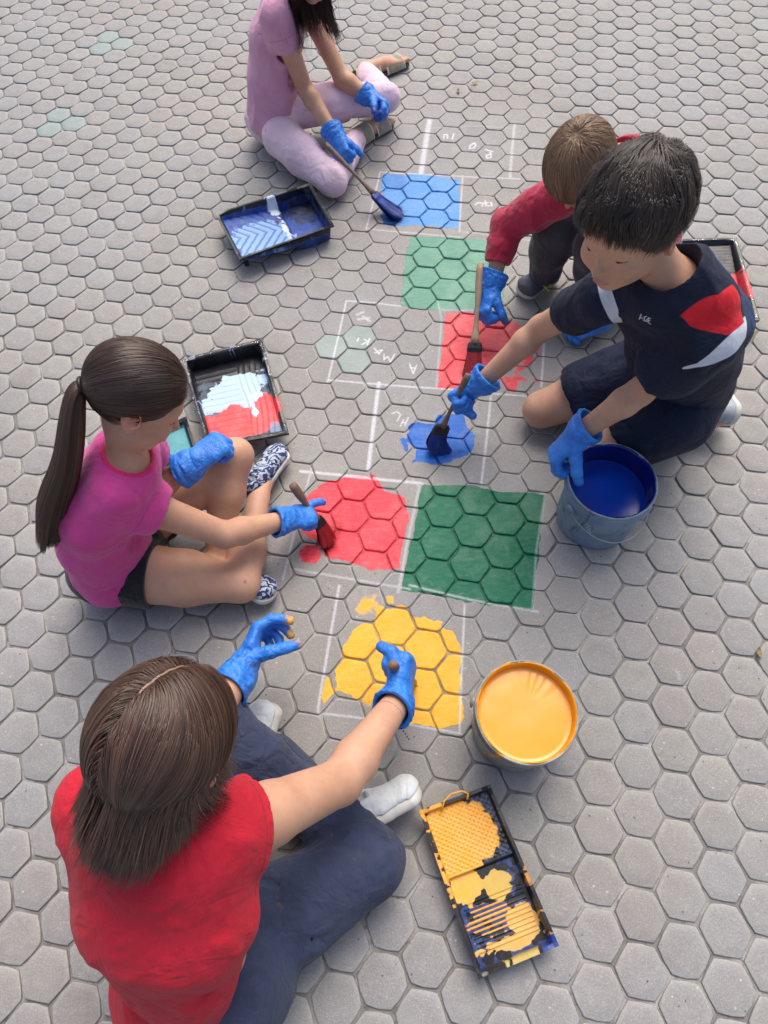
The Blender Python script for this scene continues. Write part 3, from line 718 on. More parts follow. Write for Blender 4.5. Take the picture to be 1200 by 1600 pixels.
def plain(name, c, rough=.5, met=0., bump=None, var=.15, vs=20, spec=.5, coat=0.):
    t = NT(name); P = t.coord('Object')
    col = t.mix(t.ramp(t.noise(vs, 4, .6, P), .3, .7), c, tuple(x*(1-var) for x in c))
    kw = {}
    if bump: kw['Normal'] = t.bump(t.noise(bump[0], 3, .6, P), bump[1], .8)
    t.set(t.b.inputs['Coat Weight'], coat)
    return t.out(Base_Color=col, Roughness=rough, Metallic=met, Specular_IOR_Level=spec, **kw)
M_skin = skin_mat(); M_glove = glove_mat()
M_sole = plain('white_rubber', lin(205, 205, 198), .6, bump=(300, .0008)); M_eye = plain('brow_hair', lin(40, 26, 20), .7)

def bounds(prims, m_=.03):
    lo, hi = np.full(3, 9.), np.full(3, -9.)
    for p in prims:
        if p[0] == 'cone': r = max(p[3], p[4]); pts = [p[1], p[2]]
        elif p[0] == 'ecap': r = max(max(p[4]), max(p[5])); pts = [p[1], p[2]]
        else: r = max(p[2]); pts = [p[1]]
        for q in pts: lo = np.minimum(lo, np.asarray(q)-r); hi = np.maximum(hi, np.asarray(q)+r)
    return lo-m_, hi+m_
def body_obj(root, prims, head=None, h=.0042, flush=(), dark=()):
    lo, hi = bounds(prims); v = Vol(lo, hi, h); v.run(prims)
    if head is not None: v.run(head.carves(), sub=True)
    vs, fs = v.mesh()
    fl = np.zeros(len(vs))+.10*np.clip(fbm(vs[:, 0]*14, vs[:, 1]*14, vs[:, 2]*14, 5)+.2, 0, 1)
    if head is not None:
        L = head.loc(vs)
        lips = np.minimum(np.hypot(np.hypot(L[:, 0]*.42, (L[:, 2]+.0615)*1.25), (L[:, 1]-.092)*.6), 9)
        fl = np.maximum(fl, .75*sstep(.012, .007, lips))
        for sx in (1, -1):
            fl = np.maximum(fl, .28*sstep(.032, .008, np.linalg.norm(L-V(.043*sx, .066, -.030), axis=1)))
            fl = np.maximum(fl, .40*sstep(.034, .012, np.linalg.norm(L-V(.085*sx, -.006, -.006), axis=1)))
        fl = np.maximum(fl, .25*sstep(.018, .006, np.linalg.norm(L-V(0, .106, -.028), axis=1)))
    for c, r, a in flush: fl = np.maximum(fl, a*sstep(r, r*.25, np.linalg.norm(vs-c, axis=1)))
    dk = np.zeros(len(vs))
    for c, r, a in dark: dk = np.maximum(dk, a*sstep(r, r*.5, np.linalg.norm(vs-c, axis=1)))
    return mk('body', vs, fs, M_skin, root, attrs=dict(flush=fl, dark=dk))
def garment(root, name, prims, inf, mat, h=.0036, opens=(), planes=(), disp=(), creases=(), sdf=None, extra=None, pre=None, hems=()):
    lo, hi = bounds(prims, .05); v = Vol(lo, hi, h)
    v.run(prims, inf=inf)
    if extra: v.run(extra)
    for f in disp: v.disp(f, .03)
    for c in creases: v.crease(*c)
    for o in opens: v.run([o], sub=True)
    for p in planes: v.plane(*p)
    vs, fs = v.mesh(); at_ = {}
    for k, f in (sdf or {}).items(): at_[k] = f(vs)
    if hems:
        hd_ = np.full(len(vs), .2)
        for c, d_, r_ in hems:
            d = (vs-c)@(-nz(d_)); ok = np.linalg.norm(vs-c, axis=1) < r_; hd_ = np.where(ok & (d > -.01), np.minimum(hd_, d), hd_)
        at_['hem'] = hd_
    return mk(name, vs, fs, mat, root, attrs=at_)
def shrink(prims, e=.0028):
    out = []
    for p in prims:
        p = list(p)
        if p[0] == 'cone': p[3] = max(p[3]-e, .003); p[4] = max(p[4]-e, .003)
        else: p[4] = tuple(x-e for x in p[4]); p[5] = tuple(x-e for x in p[5])
        out.append(tuple(p))
    return out
def rnd_creases(r, n, c, ax, spread, L, depth, w, curve=.01):
    """a fan of short folds around point c, roughly along ax"""
    out = []
    for i in range(n):
        p = c+r.normal(0, 1, 3)*np.asarray(spread); a = nz(nz(ax)+r.normal(0, .22, 3)); l = L*(.6+.8*r.random()); b = nz(np.cross(a, r.normal(0, 1, 3)))
        out.append(([p-a*l/2, p+b*curve, p+a*l/2], depth*(.5+r.random())*(1 if r.random() < .7 else -1), w*(.7+.6*r.random())))
    return out

def ecap_sd(P, a, b, R, wa, wb):
    a = np.asarray(a, float); e = np.asarray(b, float)-a; L = np.linalg.norm(e); t_ = e/L; R = nz(R-(R@t_)*t_); Dv = np.cross(t_, R); q = P-a
    ax = q@t_; t = np.clip(ax/L, 0, 1); W = wa[0]+(wb[0]-wa[0])*t; Dp = wa[1]+(wb[1]-wa[1])*t
    k = np.sqrt((q@R/W)**2+(q@Dv/Dp)**2+(np.minimum(ax, 0)/np.minimum(W, Dp))**2); return (k-1)*np.minimum(W, Dp)
def legcut(c, d, r=.12):
    d = nz(d); x, y, _ = basis(d); return ('rbox', np.asarray(c)+d*r, (r, r, r), np.stack([x, y, d]), .004, .002)
# ------------------------------------------------------------------ hair
def ribbons(paths, nrm, width, tone, taper=None, roof=.45):
    """paths (N,M,3), nrm (N,M,3) outward; shallow roof section of 3 verts"""
    N, Mn, _ = paths.shape
    T = np.gradient(paths, axis=1); T /= np.linalg.norm(T, axis=2, keepdims=True)+1e-9
    B = np.cross(T, nrm); B /= np.linalg.norm(B, axis=2, keepdims=True)+1e-9
    U_ = np.cross(B, T)
    t = np.linspace(0, 1, Mn); tp = (np.minimum(1, .55+t*4)*np.sqrt(np.clip((1-t)*2.2, .04, 1))) if taper is None else taper
    W = np.asarray(width)[:, None]*tp[None]
    a = paths-B*W[..., None]*.5; b = paths+U_*W[..., None]*roof*.5; c = paths+B*W[..., None]*.5
    vs = np.stack([a, b, c], 2).reshape(-1, 3)
    i = (np.arange(N)[:, None]*Mn+np.arange(Mn-1)[None]).ravel()*3
    F = np.concatenate([np.stack([i, i+3, i+4, i+1], 1), np.stack([i+1, i+4, i+5, i+2], 1)])
    return vs, F, np.repeat(np.asarray(tone), Mn*3)
def push_out(P, ells, off):
    """keep points outside ellipsoids (c, r, Mrows)"""
    for c, r, M in ells:
        q = (P-c)@M.T; R_ = np.asarray(r)+off[:, None]; k = np.sqrt(((q/R_)**2).sum(1)); m_ = k < 1
        if m_.any(): q[m_] = q[m_]/np.maximum(k[m_], .05)[:, None]; P[m_] = q[m_]@M+c
    return P
def grow(roots, dirs, head, n, step, off, grav, keep, ells, wav=.0, sd=0, down=V(0, 0, -1), side=None, stick=None):
    """integrate strands: keep = stiffness of the direction, grav = pull"""
    P = roots.copy(); d = dirs.copy(); out = [P.copy()]; N = len(P)
    for i in range(n):
        g = grav(i/n) if callable(grav) else grav
        nn = np.stack([noise3(P[:, 0]*30+7*k, P[:, 1]*30, P[:, 2]*30, sd+k) for k in range(3)], 1)
        d = d*keep+down*g+nn*wav
        if side is not None: d = d+side(P, i/n)
        d /= np.linalg.norm(d, axis=1, keepdims=True)+1e-9
        Q_ = P+d*(step[:, None] if np.ndim(step) else step)
        if stick is not None:
            c, r, M = ells[0]; q = (Q_-c)@M.T; R_ = np.asarray(r)+off[:, None]; k = np.sqrt(((q/R_)**2).sum(1))
            st = stick(q, i/n); s_ = (1+st*(1/np.maximum(k, .3)-1)); Q_ = (q*s_[:, None])@M+c
        Q_ = push_out(Q_, ells, off)
        d = Q_-P; d /= np.linalg.norm(d, axis=1, keepdims=True)+1e-9
        P = Q_; out.append(P.copy())
    return np.stack(out, 1)
def flow(roots, head, n, step, off, ell, field, release, hang, ells2=(), wav=.03, sd=0, keep=.55, lift=0.0):
    """roots in head coordinates; combed along field() while on the skull, then hanging"""
    c = np.array(ell[0]); r = np.array(ell[1]); P = roots.copy(); N = len(P); out = []; free = np.zeros(N, bool)
    dn = head.M@V(0, 0, -1); d = np.zeros((N, 3)); st = np.broadcast_to(step, (N,))
    def snap(P, o):
        q = P-c; R_ = r+o[:, None]; k = np.sqrt(((q/R_)**2).sum(1)); return c+q/k[:, None], k
    for i in range(n+1):
        o = off*min(1, .35+i/3.0)
        S_, k = snap(P, o); P = np.where(free[:, None], P, S_)
        q = P-c; k2 = np.sqrt(((q/(r+o[:, None]))**2).sum(1)); ins = free & (k2 < 1); P[ins] = S_[ins]
        for c2, r2 in ells2:
            q2 = P-np.array(c2); kk = np.sqrt(((q2/(np.array(r2)+off[:, None]*.6))**2).sum(1)); m_ = free & (kk < 1); P[m_] = np.array(c2)+q2[m_]/np.maximum(kk[m_], .1)[:, None]
        out.append(P.copy()); free |= release(P, i/n)
        w = (P-c)/r**2; w /= np.linalg.norm(w, axis=1, keepdims=True)
        f = field(P, i/n); f = f-(f*w).sum(1, keepdims=True)*w; f /= np.linalg.norm(f, axis=1, keepdims=True)+1e-9
        nn = np.stack([noise3(P[:, 0]*32+9*k_+i*.15, P[:, 1]*32, P[:, 2]*32, sd+k_) for k_ in range(3)], 1)
        rn = np.stack([_h(np.arange(N), np.full(N, k_), np.full(N, i//4), sd+7) for k_ in range(3)], 1)*2-1
        fh = hang(P, i/n, dn)+P*0; fh = fh/np.linalg.norm(fh, axis=1, keepdims=True)
        t = np.where(free[:, None], d*keep+fh*(1-keep), f)
        fly = 1+2.2*(_h(np.arange(N), np.full(N, 1), np.full(N, 1), sd) > .975)[:, None]; d = t+(nn*wav+rn*wav*.8)*fly; d /= np.linalg.norm(d, axis=1, keepdims=True)
        P = P+d*st[:, None]*head.s
    Q_ = np.stack(out, 1)
    return head.w_(0, 0, 0)+(Q_[..., :1]*head.R*head.w+Q_[..., 1:2]*head.F+Q_[..., 2:]*head.U)*head.s
def tones(L, r, m=.42, a=.30, b=.15, s=48):
    return np.clip(m+a*noise3(L[:, 0]*s, L[:, 1]*s, L[:, 2]*s*.6, 3)+a*.5*noise3(L[:, 0]*s*2.6, L[:, 1]*s*2.6, L[:, 2]*s*1.5, 9)+r.normal(0, b, len(L)), 0, 1)
def hair_obj(root, head, paths, width, tone, mat, cap_r=(.0775, .0975, .0885), cap_c=(0, -.012, .035), cut=None, capoff=.003, capz=None, extra=None):
    c = head.w_(*cap_c); nrm = paths-c; nrm /= np.linalg.norm(nrm, axis=2, keepdims=True)+1e-9
    vs, F, tn = ribbons(paths, nrm, width, tone)
    v = Vol(c-.13, c+.13, .0035); v.ell(c, (np.array(cap_r)+capoff)*head.s, head.M, 0)
    for p_, n_ in (cut or []): v.plane(head.w_(*p_), head.R*n_[0]+head.F*n_[1]+head.U*n_[2], .01)
    if extra: v.run(extra)
    v.disp(lambda p: .0012*noise3(p[:, 0]*300, p[:, 1]*300, p[:, 2]*300, 1))
    cv, cf = v.mesh()
    vs2 = np.concatenate([cv, vs]); F2 = np.concatenate([cf, F+len(cv)])
    return mk('hair', vs2, F2, mat, root, attrs=dict(tone=np.concatenate([np.full(len(cv), .12), tn])))
def scalp(head, n, sd, front=.052, low=-.035, r=(.0775, .0975, .0885), c0=(0, -.012, .035), neck=-.06):
    """random scalp points in head coordinates: hairline in front, lower at the back"""
    rr = np.random.default_rng(sd); out = []
    while len(out) < n:
        q = rr.normal(0, 1, (n*3, 3)); q /= np.linalg.norm(q, axis=1, keepdims=True)
        L = q*np.array(r)+np.array(c0)
        y, z, x = L[:, 1], L[:, 2], np.abs(L[:, 0])
        lim = np.where(y > 0.0, .005+np.clip(y, 0, .09)/.085*front*1.0+.0*x, low+(neck-low)*np.clip(-y/.07, 0, 1))
        lim = np.where(y > .055, front+.012-.25*x, lim)
        ear = (np.abs(y+.006) < .022) & (z < .022) & (x > .05)
        out += list(L[(z > lim) & ~ear])
    return np.array(out[:n])
def brows(root, head, mat=None, th=.0022):
    for sg in (1, -1):
        q = MB(); pts = [head.w_(.012*sg, .0890, .0195), head.w_(.026*sg, .0872, .0240), head.w_(.044*sg, .0745, .0190)]
        q.add(*tube(pts, [th, th*1.1, th*.5], 6, flat=.6)); q.build('eyebrow', mat or M_eye, root)
        q = MB(); pts = [head.w_(sg*(.030+.0155*math.sin(a)), .0838-.0105*abs(math.sin(a))*(1 if math.sin(a) > 0 else .3), .0005-.0035*math.cos(a)) for a in np.linspace(-1.2, 1.3, 7)]
        q.add(*tube(pts, [.0008, .0014, .0016, .0017, .0017, .0016, .0010], 6)); q.build('eyelashes', mat or M_eye, root)
M_redtee = cloth_mat('red_jersey', lin(196, 34, 54), lin(180, 28, 46), sheen=.06); M_jean = cloth_mat('stretch_denim', lin(58, 67, 92), lin(44, 52, 76), sheen=.1, wr=.02, weave=1100, stains=lin(110, 92, 80))
M_white = cloth_mat('white_canvas', lin(214, 220, 222), lin(196, 204, 208), rough=.7); M_lace = cloth_mat('white_lace', lin(176, 182, 188)); M_black = plain('black_plastic', lin(24, 25, 28), .45)
M_hair_w = hair_mat('dark_brown_hair', lin(44, 30, 24), lin(86, 62, 50), lin(142, 112, 92))
M_magenta = cloth_mat('magenta_jersey', lin(216, 74, 154), lin(204, 64, 140), panel=[('pc', lin(216, 44, 112))]); M_blackcloth = cloth_mat('black_jersey', lin(30, 31, 38), lin(24, 25, 30)); M_collar = cloth_mat('pink_binding', lin(214, 40, 110), lin(200, 36, 100))
M_navyt = cloth_mat('navy_polyester', lin(22, 32, 56), lin(17, 25, 46), rough=.7, sheen=.04, panel=[('pw', lin(206, 212, 222)), ('pr', lin(212, 34, 48)), ('pb', lin(32, 56, 96))])
M_navys = cloth_mat('navy_shorts_cloth', lin(20, 31, 56), lin(15, 24, 46), rough=.7, sheen=.04, panel=[('pr', lin(190, 40, 60))])
M_crimson = cloth_mat('crimson_jersey', lin(188, 46, 76), lin(170, 38, 64)); M_grey = cloth_mat('grey_jogger_cloth', lin(78, 76, 80), lin(64, 62, 68))
M_pinktee = cloth_mat('dusty_pink_jersey', lin(220, 164, 190), lin(206, 148, 174)); M_pinkleg = cloth_mat('pale_pink_jersey', lin(236, 208, 222), lin(224, 194, 210), stains=lin(205, 130, 150))
M_sand = cloth_mat('sandal_felt', lin(158, 156, 140), lin(142, 140, 124), rough=.8); M_sandtrim = plain('sandal_trim', lin(210, 205, 200), .6); M_limepatch = plain('lime_patch', lin(168, 186, 90), .7)
M_sandsole = plain('sandal_sole', lin(92, 88, 78), .8)
def pattern_shoe():
    t = NT('floral_canvas'); P = t.coord('Object'); w = t.n('ShaderNodeTexWave', dict(wave_type='RINGS'), Vector=P, Scale=16.0, Distortion=14.0, Detail=2.0, Detail_Scale=2.2)
    n = t.noise(95, 2, .5, P, 2.0); k = t.math('ADD', t.math('MULTIPLY', w.outputs['Fac'], .6), t.math('MULTIPLY', n, .5))
    c = t.mix(t.ramp(k, .50, .60), lin(44, 62, 106), lin(178, 188, 202)); c = t.mix(t.ramp(t.noise(60, 2, .5, P), .62, .66), c, lin(22, 28, 46))
    return t.out(Base_Color=c, Roughness=.85, Normal=t.bump(t.noise(600, 2, .5, P), .0008))
M_floral = pattern_shoe(); M_greyshoe = plain('grey_mesh', lin(88, 92, 104), .8, bump=(500, .001)); M_lime = plain('lime_lace', lin(190, 220, 60), .6); M_silver = plain('silver_grey', lin(168, 176, 184), .5, bump=(200, .001))
M_hair_g = hair_mat('chestnut_hair', lin(40, 27, 21), lin(72, 50, 39), lin(126, 98, 78)); M_hair_b = hair_mat('black_brown_hair', lin(32, 25, 22), lin(58, 46, 40), lin(118, 104, 92))
M_hair_r = hair_mat('light_brown_hair', lin(92, 66, 46), lin(142, 112, 84), lin(186, 160, 130)); M_hair_t = hair_mat('auburn_brown_hair', lin(38, 22, 20), lin(66, 40, 34), lin(92, 62, 52))
M_glovebits = None
M_scalp = plain('scalp', lin(150, 122, 106), .6)
# ================================================================== trays, buckets, brushes
def tray_mat():
    t = NT('tray_plastic'); P = t.coord('Object'); n1 = t.noise(90, 4, .6, P); n2 = t.noise(24, 4, .65, P, 1.2)
    base = t.mix(t.ramp(n2, .45, .7, 0, .5), lin(20, 21, 25), lin(46, 48, 56))
    cov = t.attr('cov'); k = t.ramp(t.math('ADD', cov, t.math('MULTIPLY', t.math('SUBTRACT', n1, .5), .45)), .44, .54)
    pc = t.mix(t.ramp(n2, .35, .7, 0, .06), t.attr('pcol', 'Color'), (.8, .85, .9)); pc = t.mix(t.ramp(n1, .5, .8, 0, .3), pc, t.mix(.45, t.attr('pcol', 'Color'), (0, 0, 0)))
    c = t.mix(k, base, pc); h = t.math('ADD', t.math('MULTIPLY', n1, .6), t.math('MULTIPLY', k, .8))
    return t.out(Base_Color=c, Roughness=t.ramp(t.math('ADD', k, t.math('MULTIPLY', n2, .5)), 0, 1.4, .30, .5), Normal=t.bump(h, .0012, .7))
M_tray = tray_mat()
def liner_mat():
    t = NT('clear_film'); P = t.coord('Object'); t.set(t.b.inputs['Transmission Weight'], .85)
    k = t.ramp(t.noise(55, 4, .7, P), .60, .66); a = t.math('ADD', .28, t.math('MULTIPLY', k, .5), clamp=True)
    t.set(t.b.inputs['Alpha'], a)
    return t.out(Base_Color=t.mix(k, lin(200, 208, 214), lin(240, 242, 245)), Roughness=.25, Normal=t.bump(t.noise(60, 3, .6, P, 1.5), .004, .9))
M_film = liner_mat()
def blob(u, v, cu, cv, ru, rv, n=0.): return 1-np.sqrt(((u-cu)/ru)**2+((v-cv)/rv)**2)+n
def tray(label, C4, rz, floor, rib, colour, liner=False, feet=True, nu=150, nv=100, wall=.030, lipw=.007):
    """C4 rim corners: ramp-far, deep-far, deep-near, ramp-near (px); u runs ramp->deep, v far->near"""
    A, B, C_, D = [at(x, y, rz) for x, y in C4]; cen = (A+B+C_+D)/4
    root = empty('paint_tray', (cen[0], cen[1], 0), label, 'paint tray', 'black paint roller trays lying on the paving')
    Lu = np.linalg.norm(B-A); Lv = np.linalg.norm(D-A); wu, wv = wall/Lu, wall/Lv; lu, lv = lipw/Lu, lipw/Lv
    us = np.concatenate([[-lu, -lu, 0, wu*.12], np.linspace(wu, 1-wu, nu), [1-wu*.12, 1, 1+lu, 1+lu]])
    vs_ = np.concatenate([[-lv, -lv, 0, wv*.12], np.linspace(wv, 1-wv, nv), [1-wv*.12, 1, 1+lv, 1+lv]])
    U, W = np.meshgrid(us, vs_, indexing='ij'); uu = np.clip((U-wu)/(1-2*wu), 0, 1); vv = np.clip((W-wv)/(1-2*wv), 0, 1)
    inner = (U >= wu-1e-6) & (U <= 1-wu+1e-6) & (W >= wv-1e-6) & (W <= 1-wv+1e-6)
    # walls lean in only a little: the floor keeps most of the rim's area
    shr = .35
    def pos(U, W): return (A*(1-U)[..., None]+B*U[..., None])*(1-W)[..., None]+(D*(1-U)[..., None]+C_*U[..., None])*W[..., None]
    Us = np.where(inner, .5+(U-.5)*(1-2*wu*shr)/(1-2*wu), U); Ws = np.where(inner, .5+(W-.5)*(1-2*wv*shr)/(1-2*wv), W)
    mid = ~inner & (U > -lu*.5) & (U < 1+lu*.5) & (W > -lv*.5) & (W < 1+lv*.5)
    P = pos(Us, Ws); fz = floor(uu)+rib(uu, vv)*inner
    P[..., 2] = np.where(inner, fz, rz)
    edge_in = mid & ((np.abs(U-wu*.12) < 1e-6) | (np.abs(U-1+wu*.12) < 1e-6) | (np.abs(W-wv*.12) < 1e-6) | (np.abs(W-1+wv*.12) < 1e-6))
    P[..., 2] = np.where(edge_in, rz-.003, P[..., 2])
    n0, n1 = len(us), len(vs_)
    drop = np.zeros_like(U, bool); drop[0] = drop[-1] = True; drop[:, 0] = drop[:, -1] = True; P[..., 2] = np.where(drop, rz-.007, P[..., 2])
    # corners of the rim rounded a little, slight warp
    P[..., 2] += .0006*noise3(P[..., 0]*30, P[..., 1]*30, 0, 2)
    co, cv = colour(uu, vv, inner, P)
    ii, jj = np.meshgrid(np.arange(n0-1), np.arange(n1-1), indexing='ij'); b = (ii*n1+jj).ravel(); F = np.stack([b, b+n1, b+n1+1, b+1], 1)[:, ::-1]
    o = mk('pan', P.reshape(-1, 3), F, M_tray, root, attrs=dict(pcol=co.reshape(-1, 3), cov=cv.ravel()), sharp=40)
    md = o.modifiers.new('thickness', 'SOLIDIFY'); md.thickness = .0022; md.offset = -1
    # outer shell: the deep end stands on the ground, ribs under the ramp
    q = MB()
    if feet:
        for w in (.14, .86):
            c = pos(np.array(.06), np.array(w)); z1 = floor(np.array(.06))-.003
            q = MB(); v_, f_ = box(V(c[0], c[1], float(z1)/2), .016, .012, float(z1), bev=.002); q.add(v_, f_); q.build('foot', M_black, root, smooth=False)
    if liner:
        aa = []; r = np.random.default_rng(5); loop = [(A, B), (B, C_), (C_, D), (D, A)]; vv_, ff_ = [], []; cnt = 0
        for a, b in loop:
            e = nz(b-a); o_ = nz(np.cross(e, V(0, 0, 1))); o_ = o_ if o_@((a+b)/2-cen) > 0 else -o_
            for k in range(40):
                t = k/40; p = a+(b-a)*t; w = noise3(p[0]*60, p[1]*60, 0, 3); w2 = noise3(p[0]*110, p[1]*110, 4, 3)
                vv_ += [p-o_*.004+V(0, 0, -.003), p+o_*(.002)+V(0, 0, .0025+.0015*w2), p+o_*(.007+.003*w)+V(0, 0, -.001+.002*w2), p+o_*(.009+.004*w)+V(0, 0, -.010+.004*w2)]; cnt += 1
        for k in range(cnt):
            for j in range(3): a0 = k*4+j; b0 = ((k+1) % cnt)*4+j; ff_.append((a0, b0, b0+1, a0+1))
        fo = mk('clear_liner', vv_, ff_, M_film, root); fo.modifiers.new('t', 'SOLIDIFY').thickness = .0006
    return root
def nf(P, s, sd): return fbm(P[..., 0]*s, P[..., 1]*s, P[..., 2]*s*.6, sd, 4)
def put(co, cv, m, c, amt=1.):
    m = np.clip(m*14+.5, 0, 1)*amt; return co*(1-m[..., None])+np.array(c)*m[..., None], np.maximum(cv*(1-m*.0), m)
WHITE = lin(214, 224, 236); DBLUE = lin(2, 36, 108); MBLUE = lin(4, 66, 156)
# -- blue tray beside the girl in pink
def fl_b(u): return .046-.024*np.clip(u/.60, 0, 1)-.016*sstep(.60, .66, u)
def rb_b(u, v):
    k = np.abs(v-.5)*.55; s = np.sin((u*.9+k)*2*math.pi*11); return .0024*np.clip(s+.2, 0, 1)*sstep(.60, .56, u)*sstep(.02, .05, u)
def col_b(u, v, inn, P):
    n = nf(P, 40, 1); n2 = nf(P, 90, 5); co = np.zeros(P.shape)+np.array(DBLUE); cv = np.where(inn, .40+.5*n, .1)
    co, cv = put(co, cv, np.where(inn & (u < .62), .2+.2*n, -1), MBLUE)
    m = np.where(u > .50, .3, 0)+.2*n; co, cv = put(co, cv, np.where(inn, m-.05, -.1), DBLUE)
    m = blob(u, v, .80, .62, .22, .42, .5*n); co, cv = put(co, cv, np.where(inn, m, -1), MBLUE)
    m = blob(u, v, .30, .60, .34, .42, .45*n+.2*n2); pale = lin(134, 176, 226); co, cv = put(co, cv, np.where(inn, m, -1), pale, 1)
    top = sstep(.0, .22, v)*0; m = np.where(inn & (v < .2+.15*n) & (u < .62), .1, -.1); co, cv = put(co, cv, m, MBLUE, .85)
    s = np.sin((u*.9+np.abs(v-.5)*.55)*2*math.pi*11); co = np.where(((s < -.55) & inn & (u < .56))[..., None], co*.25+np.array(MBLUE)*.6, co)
    m = blob(u, v, .60, .50, .035, .30, 1.2*n2+.3*n); co, cv = put(co, cv, np.where(inn, m-.15, -1), WHITE)
    m = np.where((u > .5) & (u < .64) & (v < .16) & ~drop_(P), blob(u, v, .57, .03, .06, .30, 1.2*n2), -1); co, cv = put(co, cv, m, WHITE)
    m = np.where(~inn, .30*n2+.15*n-.10, -1); co, cv = put(co, cv, m, lin(120, 130, 150), .6)
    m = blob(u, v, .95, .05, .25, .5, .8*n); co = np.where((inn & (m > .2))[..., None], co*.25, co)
    return co, cv
def drop_(P): return np.zeros(P.shape[:-1], bool)
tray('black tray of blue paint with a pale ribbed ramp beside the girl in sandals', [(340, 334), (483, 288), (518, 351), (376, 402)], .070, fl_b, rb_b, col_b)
# -- tray of white and red paint
def fl_r(u): return .016+.030*u
def rb_r(u, v):
    s = np.sin((v*12+.35*np.sin(u*7)+u*1.0)*2*math.pi); s2 = np.sin((u*14)*2*math.pi); return .0022*np.clip(np.where(v < .6, s2, s)+.1, 0, 1)*sstep(.02, .3, u)
def col_r(u, v, inn, P):
    n = nf(P, 34, 11); n2 = nf(P, 80, 15); co = np.zeros(P.shape)+.02; cv = np.zeros(u.shape)
    m = np.where(inn, .12+.5*n, -1)*sstep(.15, .5, u); co, cv = put(co, cv, m, lin(66, 82, 108), .75)
    m = np.maximum(blob(u, v, .34, .62, .15, .42, .6*n+.3*n2), blob(u, v, .52, .42, .11, .45, .6*n+.4*n2)); m = np.maximum(m, blob(u, v, .62, .72, .10, .10, .5*n2)); m = np.maximum(m, blob(u, v, .40, .25, .10, .14, .7*n2)); co, cv = put(co, cv, np.where(inn, m, -1), lin(176, 204, 232))
    red = lin(226, 70, 72); lim = .62+.05*np.sin(v*11+.5)+.08*np.abs(v-.42)-.10*(v > .6)*(1-np.abs(v-.85)*3)
    m = (u-lim)*3+.25*n; e = 1-np.clip((u-.90)*6, 0, 9)-.4*np.clip(v-.75, 0, 1)*6*np.clip(u-.80, 0, 1)*6; co, cv = put(co, cv, np.where(inn, np.minimum(m, e-.5), -1), red)
    s = np.sin((v*12+.35*np.sin(u*7)+u*1.0)*2*math.pi); 
    m = blob(u, v, .60, .70, .10, .030, .5*n2); m = np.maximum(m, blob(u, v, .72, .70, .06, .045, .4*n2)); m = np.maximum(m, blob(u, v, .52, .78, .03, .10, .6*n2)); co, cv = put(co, cv, np.where(inn, m, -1), WHITE)
    m = blob(u, v, .97, .94, .10, .10, .3*n2); co, cv = put(co, cv, np.where(inn, m, -1), lin(120, 140, 170), .8)
    m = np.where(~inn & (u < .6), .35*n2+.2*n-.12, -1); co, cv = put(co, cv, m, lin(150, 165, 190), .7)
    m = np.where(~inn & (u > .68) & (u < .86) & (v > .9), .2+n2*.3, -1); co, cv = put(co, cv, m, lin(210, 30, 36))
    return co, cv
tray('black tray of white and red paint in front of the girl in magenta', [(288, 563), (286+42, 696), (446, 674), (406, 534)], .060, fl_r, rb_r, col_r, liner=True, nu=130, nv=110, feet=False)
# -- yellow tray
def fl_y(u): return .034-.004*u-.012*sstep(.435, .455, u)+.010*sstep(.90, .95, u)*0
def rb_y(u, v):
    d = np.clip(np.sin(u*2*math.pi*26)*np.sin(v*2*math.pi*11), 0, 1); r_ = np.clip(np.sin(u*2*math.pi*34)+.1, 0, 1)
    return .0020*d*(u < .42)+.0022*r_*(u > .62)*(u < .93)*(v > .06)*(v < .94)
def col_y(u, v, inn, P):
    n = nf(P, 30, 21); n2 = nf(P, 75, 25); ye = lin(232, 164, 52); co = np.zeros(P.shape)+np.array(lin(20, 30, 60)); cv = np.zeros(u.shape)
    m = np.where(inn & (u > .45), .04+.5*n+.3*n2, -1); co, cv = put(co, cv, m, lin(14, 52, 112), .85)
    m = np.where(inn & (u < .43), .05+.4*n2, -1); co, cv = put(co, cv, m, lin(40, 56, 84), .8)
    m = blob(u, v, .20, .62, .24, .56, .22*n+.16*n2); m = np.maximum(m, np.where((v > .45) & (u > .1) & (u < .44), .15+.1*n, -1)); co, cv = put(co, cv, np.where(inn, m, -1), ye)
    m = blob(u, v, .52, .80, .11, .28, .5*n+.35*n2); co, cv = put(co, cv, np.where(inn, m, -1), lin(228, 172, 66))
    m = blob(u, v, .58, .38, .10, .21, .45*n+.35*n2); co, cv = put(co, cv, np.where(inn, m, -1), lin(202, 168, 74))
    rr = np.sin(u*2*math.pi*34) > .1
    m = blob(u, v, .76, .62, .14, .46, .4*n+.3*n2)-.25; co, cv = put(co, cv, np.where(inn & rr, m, -1), ye, .95)
    m = np.maximum(blob(u, v, .84, .20, .10, .22, .4*n+.3*n2), blob(u, v, .93, .42, .05, .46, .7*n+.4*n2)); co, cv = put(co, cv, np.where(inn, m, -1), lin(216, 168, 84))
    m = np.where(~inn & (v > .5) & (u < .62), -.02+.5*n+.4*n2, -1); co, cv = put(co, cv, m, ye)
    m = np.where(~inn & (v < .5) & (u > .5), .24*n2+.12*n-.06, -1); co, cv = put(co, cv, m, lin(196, 132, 50))
    m = np.where(~inn & (u > .93) & (v > .15) & (v < .7), .3*n2+.12, -1); co, cv = put(co, cv, m, lin(190, 170, 90))
    m = np.where((u > .99) & (v < .10), .2, -1); co, cv = put(co, cv, m, lin(14, 52, 130))
    return co, cv
ty = tray('narrow black tray of yellow and blue paint beside the woman\'s knee', [(763, 1232), (866, 1474), (751, 1522), (661, 1270)], .048, fl_y, rb_y, col_y, nu=300, nv=130, wall=.014, feet=False)
